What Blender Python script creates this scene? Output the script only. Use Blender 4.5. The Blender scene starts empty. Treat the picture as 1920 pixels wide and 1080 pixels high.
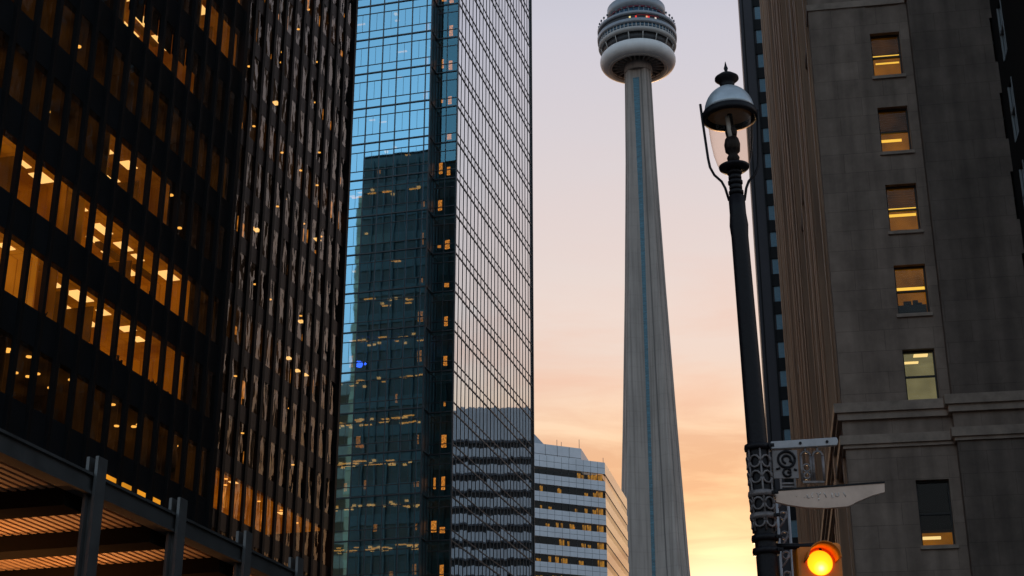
import bpy, bmesh, math, random
from mathutils import Vector, Matrix
random.seed(7)
R = math.radians
scene = bpy.context.scene
COL = scene.collection

# ------------------------------------------------------------------ camera
cam_d = bpy.data.cameras.new("camera"); cam = bpy.data.objects.new("camera", cam_d); COL.objects.link(cam)
cam_d.sensor_width = 36.0; cam_d.lens = 36.0 * 2837 / 1920
cam_d.clip_start = 0.1; cam_d.clip_end = 6000
cam.location = (0, 0, 1.7); cam.rotation_euler = (R(90 + 22.0656), 0, 0)
scene.camera = cam

# ------------------------------------------------------------------ sky, sun, exposure
SUN_AZ, SUN_EL = 8.0, 3.0                      # azimuth from +Y towards +X
scene.view_settings.view_transform = 'Standard'; scene.view_settings.look = 'None'
scene.view_settings.exposure = 0.0; scene.view_settings.gamma = 1.0
scene.view_settings.use_curve_mapping = False
scene.cycles.use_denoising = True
scene.cycles.max_bounces = 10; scene.cycles.transparent_max_bounces = 16
scene.cycles.glossy_bounces = 5; scene.cycles.diffuse_bounces = 3
scene.cycles.caustics_reflective = False; scene.cycles.caustics_refractive = False

def N(nt, typ, **kw):
    n = nt.nodes.new(typ)
    for k, v in kw.items():
        if k.startswith('_'): n.inputs[k[1:]].default_value = v
        else: setattr(n, k, v)
    return n
def ramp(nt, stops, interp='EASE'):
    n = nt.nodes.new('ShaderNodeValToRGB'); cr = n.color_ramp; cr.interpolation = interp
    while len(cr.elements) > 1: cr.elements.remove(cr.elements[-1])
    for i, (p, c) in enumerate(stops):
        e = cr.elements[0] if i == 0 else cr.elements.new(p)
        e.position = p; e.color = (*c, 1)
    return n
def math_(nt, op, a, b=None, clamp=False):
    n = nt.nodes.new('ShaderNodeMath'); n.operation = op; n.use_clamp = clamp
    for i, v in enumerate((a, b)):
        if v is None: continue
        if isinstance(v, (int, float)): n.inputs[i].default_value = v
        else: nt.links.new(v, n.inputs[i])
    return n.outputs[0]
def mixc(nt, fac, a, b, blend='MIX'):
    n = nt.nodes.new('ShaderNodeMix'); n.data_type = 'RGBA'; n.blend_type = blend
    for s, v in ((n.inputs[0], fac), (n.inputs[6], a), (n.inputs[7], b)):
        if isinstance(v, (int, float)): s.default_value = v
        elif isinstance(v, tuple): s.default_value = (*v, 1) if len(v) == 3 else v
        else: nt.links.new(v, s)
    return n.outputs[2]

world = bpy.data.worlds.new("World"); scene.world = world; world.use_nodes = True
nt = world.node_tree; nt.nodes.clear()
out = N(nt, 'ShaderNodeOutputWorld')
tc = N(nt, 'ShaderNodeTexCoord'); sep = N(nt, 'ShaderNodeSeparateXYZ'); nt.links.new(tc.outputs['Generated'], sep.inputs[0])
dx, dy, dz = sep.outputs
hl = math_(nt, 'SQRT', math_(nt, 'ADD', math_(nt, 'MULTIPLY', dx, dx), math_(nt, 'ADD', math_(nt, 'MULTIPLY', dy, dy), 1e-5)))
sx, sy = math.sin(R(SUN_AZ)), math.cos(R(SUN_AZ))
cosaz = math_(nt, 'DIVIDE', math_(nt, 'ADD', math_(nt, 'MULTIPLY', dx, sx), math_(nt, 'MULTIPLY', dy, sy)), hl)
# thin veil of evening cloud: the sunset side and the blue side behind the viewer
west = ramp(nt, [(0.0, (.45, .16, .06)), (.20, (.62, .34, .16)), (.25, (.80, .53, .29)), (.297, (.76, .56, .42)), (.33, (.70, .57, .52)), (.36, (.72, .61, .58)), (.45, (.66, .60, .63)), (.525, (.60, .58, .665)), (.70, (.30, .33, .41)), (1.0, (.14, .18, .25))], 'LINEAR')
east = ramp(nt, [(0.0, (.27, .26, .27)), (.2, (.36, .39, .45)), (.42, (.52, .75, .97)), (.6, (.36, .51, .68)), (1.0, (.14, .18, .25))])
nt.links.new(dz, west.inputs[0]); nt.links.new(dz, east.inputs[0])
fw = N(nt, 'ShaderNodeMapRange', interpolation_type='SMOOTHSTEP'); fw.inputs[1].default_value = -.25; fw.inputs[2].default_value = .80
nt.links.new(cosaz, fw.inputs[0])
veil = mixc(nt, fw.outputs[0], east.outputs[0], west.outputs[0])
# streaky clouds
zz = math_(nt, 'ADD', math_(nt, 'MAXIMUM', dz, 0.0), .06)
cx = math_(nt, 'DIVIDE', dx, zz); cy = math_(nt, 'DIVIDE', dy, zz)
cmb = N(nt, 'ShaderNodeCombineXYZ'); nt.links.new(cx, cmb.inputs[0]); nt.links.new(cy, cmb.inputs[1])
mp = N(nt, 'ShaderNodeMapping'); mp.inputs['Scale'].default_value = (1.3, 2.2, 1); mp.inputs['Rotation'].default_value = (0, 0, .18); nt.links.new(cmb.outputs[0], mp.inputs[0])
nz = N(nt, 'ShaderNodeTexNoise', _Scale=1.5, _Detail=7.0, _Roughness=.58, _Distortion=.5); nt.links.new(mp.outputs[0], nz.inputs['Vector'])
cl = N(nt, 'ShaderNodeMapRange'); cl.inputs[1].default_value = .40; cl.inputs[2].default_value = .60; nt.links.new(nz.outputs[0], cl.inputs[0])
lowf = N(nt, 'ShaderNodeMapRange', interpolation_type='SMOOTHSTEP'); lowf.inputs[1].default_value = .44; lowf.inputs[2].default_value = .22; lowf.inputs[3].default_value = .16; lowf.inputs[4].default_value = .95
nt.links.new(dz, lowf.inputs[0])
ccol = ramp(nt, [(0.0, (.30, .12, .07)), (.2, (.40, .17, .09)), (.26, (.52, .255, .15)), (.33, (.72, .42, .33)), (.42, (.74, .56, .54)), (.5, (.66, .57, .60)), (.8, (.30, .33, .40))])
nt.links.new(dz, ccol.inputs[0])
cmask = math_(nt, 'MULTIPLY', math_(nt, 'MULTIPLY', cl.outputs[0], lowf.outputs[0]), fw.outputs[0])
veil = mixc(nt, cmask, veil, ccol.outputs[0])
# aureole round the low sun
svec = (math.sin(R(7.8)) * math.cos(R(9.0)), math.cos(R(7.8)) * math.cos(R(9.0)), math.sin(R(9.0)))
dp = math_(nt, 'ADD', math_(nt, 'MULTIPLY', dx, svec[0]), math_(nt, 'ADD', math_(nt, 'MULTIPLY', dy, svec[1]), math_(nt, 'MULTIPLY', dz, svec[2])))
dp = math_(nt, 'MAXIMUM', dp, 0.0)
g1 = math_(nt, 'POWER', dp, 850.0); g2 = math_(nt, 'POWER', dp, 45.0)
glow = mixc(nt, 1.0, mixc(nt, g1, (0, 0, 0), (1.5, 1.25, .85)), mixc(nt, g2, (0, 0, 0), (.07, .015, .0)), 'ADD')
skyc = mixc(nt, 1.0, veil, glow, 'ADD')
bgv = N(nt, 'ShaderNodeBackground', _Strength=.93); nt.links.new(skyc, bgv.inputs[0])
nish = N(nt, 'ShaderNodeTexSky', sky_type='NISHITA', sun_disc=False); nish.sun_elevation = R(SUN_EL); nish.sun_rotation = R(SUN_AZ)
nish.altitude = 80; nish.dust_density = 1.0; nish.air_density = 1.2
bgn = N(nt, 'ShaderNodeBackground', _Strength=.05); nt.links.new(nish.outputs[0], bgn.inputs[0])
add = N(nt, 'ShaderNodeAddShader'); nt.links.new(bgv.outputs[0], add.inputs[0]); nt.links.new(bgn.outputs[0], add.inputs[1])
nt.links.new(add.outputs[0], out.inputs[0])

sl = bpy.data.lights.new("sun", 'SUN'); sl.energy = 2.0; sl.angle = R(.6); sl.color = (1.0, .62, .32)
so = bpy.data.objects.new("sun", sl); COL.objects.link(so)
sd = Vector((math.sin(R(SUN_AZ)) * math.cos(R(SUN_EL)), math.cos(R(SUN_AZ)) * math.cos(R(SUN_EL)), math.sin(R(SUN_EL))))
so.rotation_euler = sd.to_track_quat('Z', 'Y').to_euler(); so.location = (0, 0, 200)

# ------------------------------------------------------------------ helpers
class MB:
    """collects faces; build() links them as ONE mesh object"""
    def __init__(self): self.v = []; self.f = []; self.sm = []
    def quad(self, a, b, c, d):
        i = len(self.v); self.v += [a, b, c, d]; self.f.append((i, i+1, i+2, i+3)); self.sm.append(False)
    def box(self, x0, x1, y0, y1, z0, z1):
        i = len(self.v)
        self.v += [(x0,y0,z0),(x1,y0,z0),(x1,y1,z0),(x0,y1,z0),(x0,y0,z1),(x1,y0,z1),(x1,y1,z1),(x0,y1,z1)]
        for q in ((0,3,2,1),(4,5,6,7),(0,1,5,4),(1,2,6,5),(2,3,7,6),(3,0,4,7)):
            self.f.append(tuple(i+k for k in q)); self.sm.append(False)
        return self
    def prism(self, poly, z0, z1):
        n = len(poly); i = len(self.v)
        self.v += [(x, y, z0) for x, y in poly] + [(x, y, z1) for x, y in poly]
        self.f.append(tuple(i+k for k in range(n))[::-1]); self.f.append(tuple(i+n+k for k in range(n)))
        for k in range(n):
            self.f.append((i+k, i+(k+1) % n, i+n+(k+1) % n, i+n+k))
        self.sm += [False] * (n + 2)
        return self
    def lathe(self, prof, seg=32, c=(0, 0), smooth=True, closed=False, a0=0., a1=360.):
        i = len(self.v); n = len(prof)
        full = abs(a1 - a0) >= 360; m = seg if full else seg + 1
        for k in range(m):
            a = R(a0 + (a1 - a0) * k / seg)
            for r, z in prof: self.v.append((c[0] + r*math.cos(a), c[1] + r*math.sin(a), z))
        for k in range(seg):
            k2 = (k+1) % m
            for j in range(n if closed else n-1):
                j2 = (j+1) % n
                self.f.append((i+k*n+j, i+k2*n+j, i+k2*n+j2, i+k*n+j2)); self.sm.append(smooth)
        if full and not closed:
            for j in (0, n-1):
                if prof[j][0] > 1e-4:
                    loop = tuple(i+k*n+j for k in range(seg))
                    self.f.append(loop if j else loop[::-1]); self.sm.append(False)
        return self
    def tube(self, pts, r, seg=8):
        pts = [Vector(p) for p in pts]; i = len(self.v); n = len(pts)
        rr = r if isinstance(r, (list, tuple)) else [r]*n
        up = Vector((.03, .05, 1)) if abs((pts[-1]-pts[0]).normalized().z) < .9 else Vector((1, .03, .05))
        for k, p in enumerate(pts):
            t = (pts[min(k+1, n-1)] - pts[max(k-1, 0)]).normalized()
            a = t.cross(up).normalized(); b = t.cross(a)
            for s in range(seg):
                an = 2*math.pi*s/seg; q = p + (a*math.cos(an) + b*math.sin(an))*rr[k]
                self.v.append(tuple(q))
        for k in range(n-1):
            for s in range(seg):
                s2 = (s+1) % seg
                self.f.append((i+k*seg+s, i+k*seg+s2, i+(k+1)*seg+s2, i+(k+1)*seg+s)); self.sm.append(True)
        self.f.append(tuple(i+s for s in range(seg))[::-1]); self.f.append(tuple(i+(n-1)*seg+s for s in range(seg))); self.sm += [False, False]
        return self
    def ring(self, c, rad, r, axis='y', seg=24, a0=0, a1=360):
        n = max(4, int(seg*(a1-a0)/360)); pts = []
        for k in range(n+1):
            a = R(a0 + (a1-a0)*k/n)
            pts.append((c[0]+rad*math.cos(a), c[1], c[2]+rad*math.sin(a)) if axis == 'y' else (c[0]+rad*math.cos(a), c[1]+rad*math.sin(a), c[2]))
        return self.tube(pts, r, 6)
    def build(self, name, mat=None, parent=None, bevel=0.0):
        me = bpy.data.meshes.new(name); me.from_pydata(self.v, [], self.f); me.update()
        me.polygons.foreach_set('use_smooth', self.sm)
        bm = bmesh.new(); bm.from_mesh(me); bmesh.ops.recalc_face_normals(bm, faces=bm.faces); bm.to_mesh(me); bm.free()
        o = bpy.data.objects.new(name, me); COL.objects.link(o)
        if mat: me.materials.append(mat)
        if parent: o.parent = parent
        if bevel:
            b = o.modifiers.new("bevel", 'BEVEL'); b.width = bevel; b.segments = 2; b.limit_method = 'ANGLE'
        return o
def tag(o, label=None, cat=None, group=None, kind=None):
    if label: o['label'] = label
    if cat: o['category'] = cat
    if group: o['group'] = group
    if kind: o['kind'] = kind
    return o
def thing(name, label, cat, loc=(0, 0, 0), az=None, rot=None, group=None):
    o = bpy.data.objects.new(name, None); COL.objects.link(o); o.location = loc; o.empty_display_size = .5
    if az is not None: o.rotation_euler = (0, 0, R(90 - az))      # local x runs along the azimuth, local y to its left
    if rot: o.rotation_euler = rot
    return tag(o, label, cat, group)
def copy(o, loc=None, parent=None):
    c = o.copy(); COL.objects.link(c)
    if parent: c.parent = parent
    if loc is not None: c.location = loc
    return c

# ------------------------------------------------------------------ materials
def newmat(name):
    m = bpy.data.materials.new(name); m.use_nodes = True; t = m.node_tree; t.nodes.clear()
    return m, t, N(t, 'ShaderNodeOutputMaterial')
def pbr(name, col, rough=.6, metal=0., spec=.5, var=.0, scale=4., bump=0., bscale=20., col2=None, stretch=(1, 1, 1), coat=0.):
    m, t, o = newmat(name)
    b = N(t, 'ShaderNodeBsdfPrincipled'); b.inputs['Roughness'].default_value = rough; b.inputs['Metallic'].default_value = metal
    b.inputs['Specular IOR Level'].default_value = spec; b.inputs['Coat Weight'].default_value = coat
    tcn = N(t, 'ShaderNodeTexCoord'); mpn = N(t, 'ShaderNodeMapping'); mpn.inputs['Scale'].default_value = stretch
    t.links.new(tcn.outputs['Object'], mpn.inputs[0])
    if var or col2:
        n = N(t, 'ShaderNodeTexNoise', _Scale=scale, _Detail=6., _Roughness=.62); t.links.new(mpn.outputs[0], n.inputs['Vector'])
        mr = N(t, 'ShaderNodeMapRange'); mr.inputs[1].default_value = .3; mr.inputs[2].default_value = .7; t.links.new(n.outputs[0], mr.inputs[0])
        a = tuple(c*(1-var) for c in col); c2 = col2 or tuple(min(1, c*(1+var)) for c in col)
        t.links.new(mixc(t, mr.outputs[0], a, c2), b.inputs['Base Color'])
        rr = N(t, 'ShaderNodeMapRange'); rr.inputs[3].default_value = max(.02, rough-.08); rr.inputs[4].default_value = min(1, rough+.08)
        t.links.new(n.outputs[0], rr.inputs[0]); t.links.new(rr.outputs[0], b.inputs['Roughness'])
    else: b.inputs['Base Color'].default_value = (*col, 1)
    if bump:
        n2 = N(t, 'ShaderNodeTexNoise', _Scale=bscale, _Detail=4.); t.links.new(mpn.outputs[0], n2.inputs['Vector'])
        bp = N(t, 'ShaderNodeBump', _Strength=bump, _Distance=.02); t.links.new(n2.outputs[0], bp.inputs['Height']); t.links.new(bp.outputs[0], b.inputs['Normal'])
    t.links.new(b.outputs[0], o.inputs[0])
    return m
def glass(name, tint, trans, fmin, fmax=1.0, graze=(.93, .93, .95), wav=.02, wscale=(.5, .5, .25), rough=.02, dist=1.0, rand=True):
    """thin architectural glass: tinted see-through plus a wavy mirror that strengthens towards grazing"""
    m, t, o = newmat(name)
    tr = N(t, 'ShaderNodeBsdfTransparent'); tr.inputs[0].default_value = (*trans, 1)
    gl = N(t, 'ShaderNodeBsdfGlossy', _Roughness=rough)
    lwn = N(t, 'ShaderNodeLayerWeight', _Blend=.5); lw5 = math_(t, 'POWER', lwn.outputs['Facing'], 4.0)
    fac = N(t, 'ShaderNodeMapRange'); fac.inputs[1].default_value = .0; fac.inputs[2].default_value = .75; fac.inputs[3].default_value = fmin; fac.inputs[4].default_value = fmax
    t.links.new(lw5, fac.inputs[0])
    tf = N(t, 'ShaderNodeMapRange'); tf.inputs[1].default_value = .02; tf.inputs[2].default_value = .40; t.links.new(lw5, tf.inputs[0])
    t.links.new(mixc(t, tf.outputs[0], tint, graze), gl.inputs[0])
    tcn = N(t, 'ShaderNodeTexCoord'); oi = N(t, 'ShaderNodeObjectInfo')
    geo = N(t, 'ShaderNodeNewGeometry')
    mpn = N(t, 'ShaderNodeMapping'); mpn.inputs['Scale'].default_value = wscale
    t.links.new(geo.outputs['Position'], mpn.inputs[0])
    off = N(t, 'ShaderNodeCombineXYZ'); 
    rnd = math_(t, 'ADD', math_(t, 'MULTIPLY', oi.outputs['Random'], 40.), math_(t, 'MULTIPLY', geo.outputs['Random Per Island'], 55.))
    if rand:
        for k in range(3): t.links.new(rnd, off.inputs[k])
        t.links.new(off.outputs[0], mpn.inputs['Location'])
    n = N(t, 'ShaderNodeTexNoise', _Scale=1.0, _Detail=1.5); t.links.new(mpn.outputs[0], n.inputs['Vector'])
    bp = N(t, 'ShaderNodeBump', _Strength=1.0, _Distance=wav*dist); t.links.new(n.outputs[0], bp.inputs['Height'])
    t.links.new(bp.outputs[0], gl.inputs['Normal'])
    mx = N(t, 'ShaderNodeMixShader'); t.links.new(fac.outputs[0], mx.inputs[0]); t.links.new(tr.outputs[0], mx.inputs[1]); t.links.new(gl.outputs[0], mx.inputs[2])
    t.links.new(mx.outputs[0], o.inputs[0])
    return m
def emit(name, col, s, sample=False, var=0., scale=.6, base=None, tiles=False):
    m, t, o = newmat(name)
    b = N(t, 'ShaderNodeBsdfPrincipled', _Roughness=.8); b.inputs['Specular IOR Level'].default_value = .05; b.inputs['Base Color'].default_value = (*(base or tuple(min(.8, c) for c in col)), 1)
    b.inputs['Emission Color'].default_value = (*col, 1); b.inputs['Emission Strength'].default_value = s
    if var:
        tcn = N(t, 'ShaderNodeTexCoord'); n = N(t, 'ShaderNodeTexNoise', _Scale=scale, _Detail=3.); t.links.new(tcn.outputs['Object'], n.inputs['Vector'])
        mr = N(t, 'ShaderNodeMapRange'); mr.inputs[1].default_value = .3; mr.inputs[2].default_value = .7; mr.inputs[3].default_value = s*(1-var); mr.inputs[4].default_value = s*(1+var)
        t.links.new(n.outputs[0], mr.inputs[0]); t.links.new(mr.outputs[0], b.inputs['Emission Strength'])
    if tiles:
        tcn2 = N(t, 'ShaderNodeTexCoord'); bt = N(t, 'ShaderNodeTexBrick', _Scale=1.0, offset=0.0); bt.inputs['Brick Width'].default_value = .62; bt.inputs['Row Height'].default_value = .62; bt.inputs['Mortar Size'].default_value = .025
        bt.inputs['Color1'].default_value = (*col, 1); bt.inputs['Color2'].default_value = (*[c*.85 for c in col], 1); bt.inputs['Mortar'].default_value = (*[c*.5 for c in col], 1)
        t.links.new(tcn2.outputs['Object'], bt.inputs['Vector']); t.links.new(bt.outputs[0], b.inputs['Emission Color'])
    t.links.new(b.outputs[0], o.inputs[0])
    m.cycles.emission_sampling = 'AUTO' if sample else 'NONE'
    return m

M = {}
M['black_steel'] = pbr('black_steel', (.007, .007, .008), .55, spec=.22, var=.25, scale=.8)
M['black_spandrel'] = pbr('black_spandrel', (.015, .017, .020), .6, spec=.25, var=.3, scale=.5)
M['end_glazing'] = pbr('end_glazing', (.05, .125, .155), .4, var=.5, scale=.25)
M['end_panel'] = pbr('end_panel', (.10, .22, .27), .5, var=.2, scale=.3)
M['brown_spandrel'] = pbr('brown_spandrel', (.060, .046, .044), .45, spec=.35, var=.25, scale=.6)
M['near_glass'] = glass('bronze_glass', (.8, .75, .7), (.86, .80, .72), .07, .8, wav=.012, wscale=(.9, .9, .5))
M['far_glass'] = glass('wavy_bronze_glass', (.9, .80, .72), (.85, .78, .7), .08, .58, (.86, .76, .68), wav=.12, wscale=(1.15, 1.15, .5), rand=False)
M['notch_glass'] = glass('notch_glass', (.26, .62, .78), (.70, .68, .60), .28, .9, wav=.006, wscale=(.4, .4, .25))
M['notch_panel'] = pbr('notch_panel', (.035, .07, .085), .35, spec=.3, var=.3, scale=.5)
M['blue_glass'] = glass('blue_glass', (.40, .78, 1.0), (.72, .74, .68), .78, .97, wav=.006, wscale=(.4, .4, .25))
M['side_glass'] = glass('silver_blue_glass', (.6, .78, .9), (.5, .6, .65), .92, .99, (.98, .97, .98), wav=.009, wscale=(.5, .5, .3))
M['mullion'] = pbr('grey_mullion', (.10, .11, .12), .4, metal=.3, var=.2)
M['mullion_light'] = pbr('steel_mullion', (.07, .075, .08), .35, metal=.6, var=.2)
M['amber_ceiling'] = emit('amber_ceiling', (.34, .112, .004), .50, var=.55, scale=.45, tiles=True)  # lamplight is put into ceilings and walls as their own glow
M['amber_low'] = emit('amber_ceiling_low', (.34, .118, .008), .27, var=.7, scale=.5, tiles=True)
M['amber_high'] = emit('amber_ceiling_bright', (.36, .135, .008), .70, var=.4, scale=.4, tiles=True)
M['dim_ceiling'] = emit('dim_ceiling', (.34, .125, .012), .035, var=1.0, scale=.55, base=(.03, .018, .008))
M['dark_ceiling'] = emit('dark_ceiling', (.3, .12, .03), .006, var=.9, scale=.5, base=(.015, .012, .01))
M['amber_dark'] = emit('amber_shadow_wall', (.34, .11, .006), .16, var=.5, scale=.8, base=(.06, .03, .01))
M['amber_strip'] = emit('amber_strip', (.9, .33, .02), .75, var=.3)
M['lamp_panel'] = emit('lamp_panel', (1.0, .60, .20), 1.5)
M['lamp_warm'] = emit('warm_lamp', (1.0, .48, .09), 1.5)
M['clutter'] = pbr('dark_clutter', (.02, .015, .01), .8)
M['blind'] = pbr('brown_blind', (.008, .006, .004), .9, spec=.03)
M['core'] = emit('dim_core_wall', (.25, .16, .08), .02, var=.8, scale=.4, base=(.16, .20, .21))
M['slab_under'] = pbr('slab_underside', (.26, .33, .35), .8, var=.2)
M['concrete_dark'] = pbr('dark_core', (.05, .05, .05), .9)

# ------------------------------------------------------------------ ground
g = MB(); g.quad((-3000, -3000, 0), (3000, -3000, 0), (3000, 3000, 0), (-3000, 3000, 0))
tag(g.build('ground', pbr('city_ground', (.08, .08, .08), .9, var=.3, scale=.05)), kind='structure')
rd = MB(); a = R(13)
def along(u, w): return (u*math.sin(a) + w*math.cos(a), u*math.cos(a) - w*math.sin(a))
def strip(mb, w0, w1, z, u0=-150, u1=420):
    p = [along(u0, w0), along(u0, w1), along(u1, w1), along(u1, w0)]
    mb.quad(*[(x, y, z) for x, y in p])
strip(rd, -8.2, 1.2, .006)
tag(rd.build('road', pbr('asphalt', (.05, .05, .052), .8, var=.3, scale=3., bump=.3, bscale=60)), kind='structure')
pv = MB(); pv.prism([along(-150, 1.2), along(-150, 6.0), along(420, 6.0), along(420, 1.2)], .0, .14); pv.prism([along(-150, -13), along(-150, -8.2), along(420, -8.2), along(420, -13)], .0, .14)
tag(pv.build('pavement', pbr('pavement', (.22, .21, .20), .85, var=.2, scale=2.)), kind='structure')

# ------------------------------------------------------------------ near black tower
S = 31/26.
B1, Z1, H1, NB = 1.083*S, 1.7 + (18.56-1.7)*S, 1.83*S, 14
ST1 = 3.02*S
X0 = 34.62*S
d1 = 31.
ta = R(16)
T1 = thing('office_tower', 'black steel office tower at the left edge with rows of amber lit windows', 'office tower', (-math.cos(ta)*d1, math.sin(ta)*d1, 0), 16)
KLO, KHI, JLO = -4, 9, -8
HT1 = 105.
XE = X0 + B1*NB                     # far end of the street face
W1 = 49.5
# spandrels
mb = MB()
for k in range(KLO, KHI+1):
    zb = Z1 + ST1*k
    mb.box(X0 + JLO*B1, XE, .03, .35, zb - (ST1 - H1), zb)
mb.build('spandrel_band', M['black_spandrel'], T1)
# mass above the visible storeys, side and back walls
mb = MB()
ztop = Z1 + ST1*(KHI+1)
mb.box(X0 - 30, XE, .02, W1, ztop - (ST1-H1), HT1)
mb.box(X0 + JLO*B1 - 25, X0 + JLO*B1, .02, W1, 0, ztop - (ST1-H1))
mb.box(X0 + JLO*B1, XE, 9., W1, 0, ztop - (ST1-H1))
mb.box(X0 + JLO*B1, XE, .1, .5, 0, Z1 + ST1*KLO - (ST1-H1))
mb.box(XE, XE+.4, -.05, W1, 0, HT1)
mb.build('wall', M['black_steel'], T1)
# back and end faces: bands and fins that show only mirrored in the glass tower
def dressing(parent, x, y0, y1, z0, z1, st, bay, name='end_facade'):
    bk = MB(); bk.box(x+.0, x+.06, y0, y1, z0-8, z1); bk.build('end_glazing', M['end_glazing'], parent)
    m = MB(); z = z0
    while z < z1:
        m.box(x, x+.18, y0, y1, z, z+st*.36); z += st
    y = y0
    while y < y1:
        m.box(x, x+.34, y, y+.16, z0, z1); y += bay
    return m.build(name, M['end_panel'], parent)
dressing(T1, XE+.4, .2, W1, 10, HT1, 3.6, 1.5)
# fins
finb = MB(); finb.box(-.10, .10, -.13, .07, Z1 + ST1*KLO - 1, HT1-1)
f0 = None
for j in range(JLO, NB+1):
    if f0 is None: f0 = finb.build('mullion', M['black_steel'], T1); f0.location = (X0 + j*B1, 0, 0)
    else: copy(f0, (X0 + j*B1, 0, 0))
# panes
pb = MB(); pb.quad((.03, 0, 0), (B1-.03, 0, 0), (B1-.03, 0, H1), (.03, 0, H1))
p0 = None; rest = MB(); cnt = 0
for k in range(0, 7):
    for j in range(0, NB):
        if p0 is None: p0 = pb.build('window', M['near_glass'], T1); o = p0
        else: o = copy(p0)
        o.location = (X0 + j*B1, .045, Z1 + k*ST1)
for k in range(KLO, KHI+1):
    for j in range(JLO, NB):
        if 0 <= k < 7 and j >= 0: continue
        x, z = X0 + j*B1, Z1 + k*ST1
        rest.quad((x+.03, .045, z), (x+B1-.03, .045, z), (x+B1-.03, .045, z+H1), (x+.03, .045, z+H1))
tag(rest.build('window', M['near_glass'], T1), kind='stuff')
# rooms behind the glass
def room(k, j0, j1, mat, depth=6.0, hh=None):
    m = MB(); x0, x1 = X0 + j0*B1 + .05, X0 + j1*B1 - .05; z0 = Z1 + k*ST1 - .12; z1 = Z1 + k*ST1 + H1 + .04
    m.quad((x0, .36, z1), (x1, .36, z1), (x1, depth, z1), (x0, depth, z1))
    m.quad((x0, depth, z0), (x1, depth, z0), (x1, depth, z1), (x0, depth, z1))
    m.quad((x0, .36, z0), (x0, depth, z0), (x0, depth, z1), (x0, .36, z1))
    m.quad((x1, .36, z0), (x1, depth, z0), (x1, depth, z1), (x1, .36, z1))
    m.quad((x0, .36, z0), (x1, .36, z0), (x1, depth, z0), (x0, depth, z0))
    return m.build('office_room', mat, T1)
lampm = MB(); lampm.box(-.62, .62, -.16, .16, -.03, .0)
spot = MB(); spot.lathe([(.11, 0), (.11, -.04), (0.001, -.05)], 10)
lamp0 = None; spot0 = None; nlamp = 0
def lamps(rm, k, j0, j1, step=1.75, prob=.8, rows=((1.15, 0), (2.3, .8))):
    global lamp0, nlamp
    z = Z1 + k*ST1 + H1 + .035
    for yy, off in rows:
        x = X0 + j0*B1 + .9 + off
        while x < X0 + j1*B1 - .5:
            if random.random() < prob and nlamp < 90:
                if lamp0 is None: lamp0 = lampm.build('ceiling_light', M['lamp_panel'], rm); o = lamp0
                else: o = copy(lamp0, parent=rm)
                o.location = (x + random.uniform(-.35, .35), yy + random.uniform(-.25, .25), z); o.scale = (random.uniform(.45, 1.1), random.uniform(.7, 1.9), 1); nlamp += 1
            x += step
def clutter(rm, k, j0, j1, n, hmax=.55):
    m = MB(); z = Z1 + k*ST1
    for _ in range(n):
        x = random.uniform(X0 + j0*B1 + .2, X0 + j1*B1 - .3); h = random.uniform(.12, hmax); w = random.uniform(.15, .5)
        if random.random() < .45:       # a potted plant on the sill
            for q in range(9):
                aa = random.uniform(0, 6.28); l = random.uniform(.15, .5)*h*1.6
                m.tube([(x, .55, z-.1), (x+math.cos(aa)*l*.4, .55+math.sin(aa)*.1, z+h*.6), (x+math.cos(aa)*l, .55+math.sin(aa)*.12, z+h*random.uniform(.5, 1.1))], [.03, .045, .01], 5)
            m.box(x-.12, x+.12, .43, .67, z-.12, z+.12)
        else:
            m.box(x, x+w, .42, .42+w*.5, z-.12, z+h*.6); m.box(x+w*.3, x+w*.55, .44, .5, z+h*.6, z+h)
    return m.build('sill_clutter', M['clutter'], rm)
lit = [(0, 0, 3), (0, 3, 4), (0, 4, 12), (1, 0, 4), (1, 4, 5), (1, 5, 12), (2, 6, 10), (5, 11, 14), (6, 12, 14), (4, 6, 11), (-4, -6, 14)]
used = set()
for k, j0, j1 in lit:
    rm = room(k, j0, j1, M['amber_low'] if k in (4, 5, 6, 2) or j1-j0 == 1 else M['amber_high'] if (k, j0) == (0, 0) else M['amber_ceiling'])
    pt = MB(); zf = Z1 + k*ST1 - .1; zc = zf + H1 + .1           # columns, partitions and hanging ducts inside
    for q in range(max(1, int((j1-j0)*.5))):
        x = random.uniform(X0 + j0*B1 + .4, X0 + j1*B1 - .4); y = random.uniform(.9, 2.0)
        if random.random() < .5: pt.box(x-.04, x+.04, y, y+2.2, zf + H1*.35, zc)
        else: pt.box(x-.9, x+.9, y, y+.25, zc-.22, zc-.05)
    pt.build('partition', M['amber_dark'], rm)
    if j1 - j0 > 1 and k != 5: lamps(rm, k, j0, j1)
    elif k == 5: lamps(rm, k, j0, j1-1)
    if k in (0, 1, 2): clutter(rm, k, j0, j1, int((j1-j0)*1.2)+1)
    used |= {(k, j) for j in range(j0, j1)}
for k in range(KLO, KHI+1):
    j = JLO
    while j < NB:
        if (k, j) in used: j += 1; continue
        e = j
        while e < NB and (k, e) not in used and e - j < 5: e += 1
        dim = (k in (2, 3, -1) and random.random() < .75) or random.random() < .12
        rm = room(k, j, e, M['dim_ceiling'] if dim else M['dark_ceiling'])
        # a few small lamps left on
        for q in range(random.choice((0, 1, 2, 3)) if k != -1 else 8):
            if spot0 is None: spot0 = spot.build('downlight', M['lamp_warm'], rm); o = spot0
            else: o = copy(spot0, parent=rm)
            o.location = (random.uniform(X0 + j*B1 + .3, X0 + e*B1 - .3), random.uniform(.7, 2.4), Z1 + k*ST1 + H1 + .03)
        j = e
for x0_, x1_ in ((50.6, 51.45), (52.0, 52.65), (53.0, 53.8), (54.3, 55.05)):      # lamp strips under the next spandrel
    m = MB(); m.box(x0_, x1_, -.06, .02, 16.72, 17.10); m.build('lamp_strip', M['amber_strip'], T1)
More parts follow.
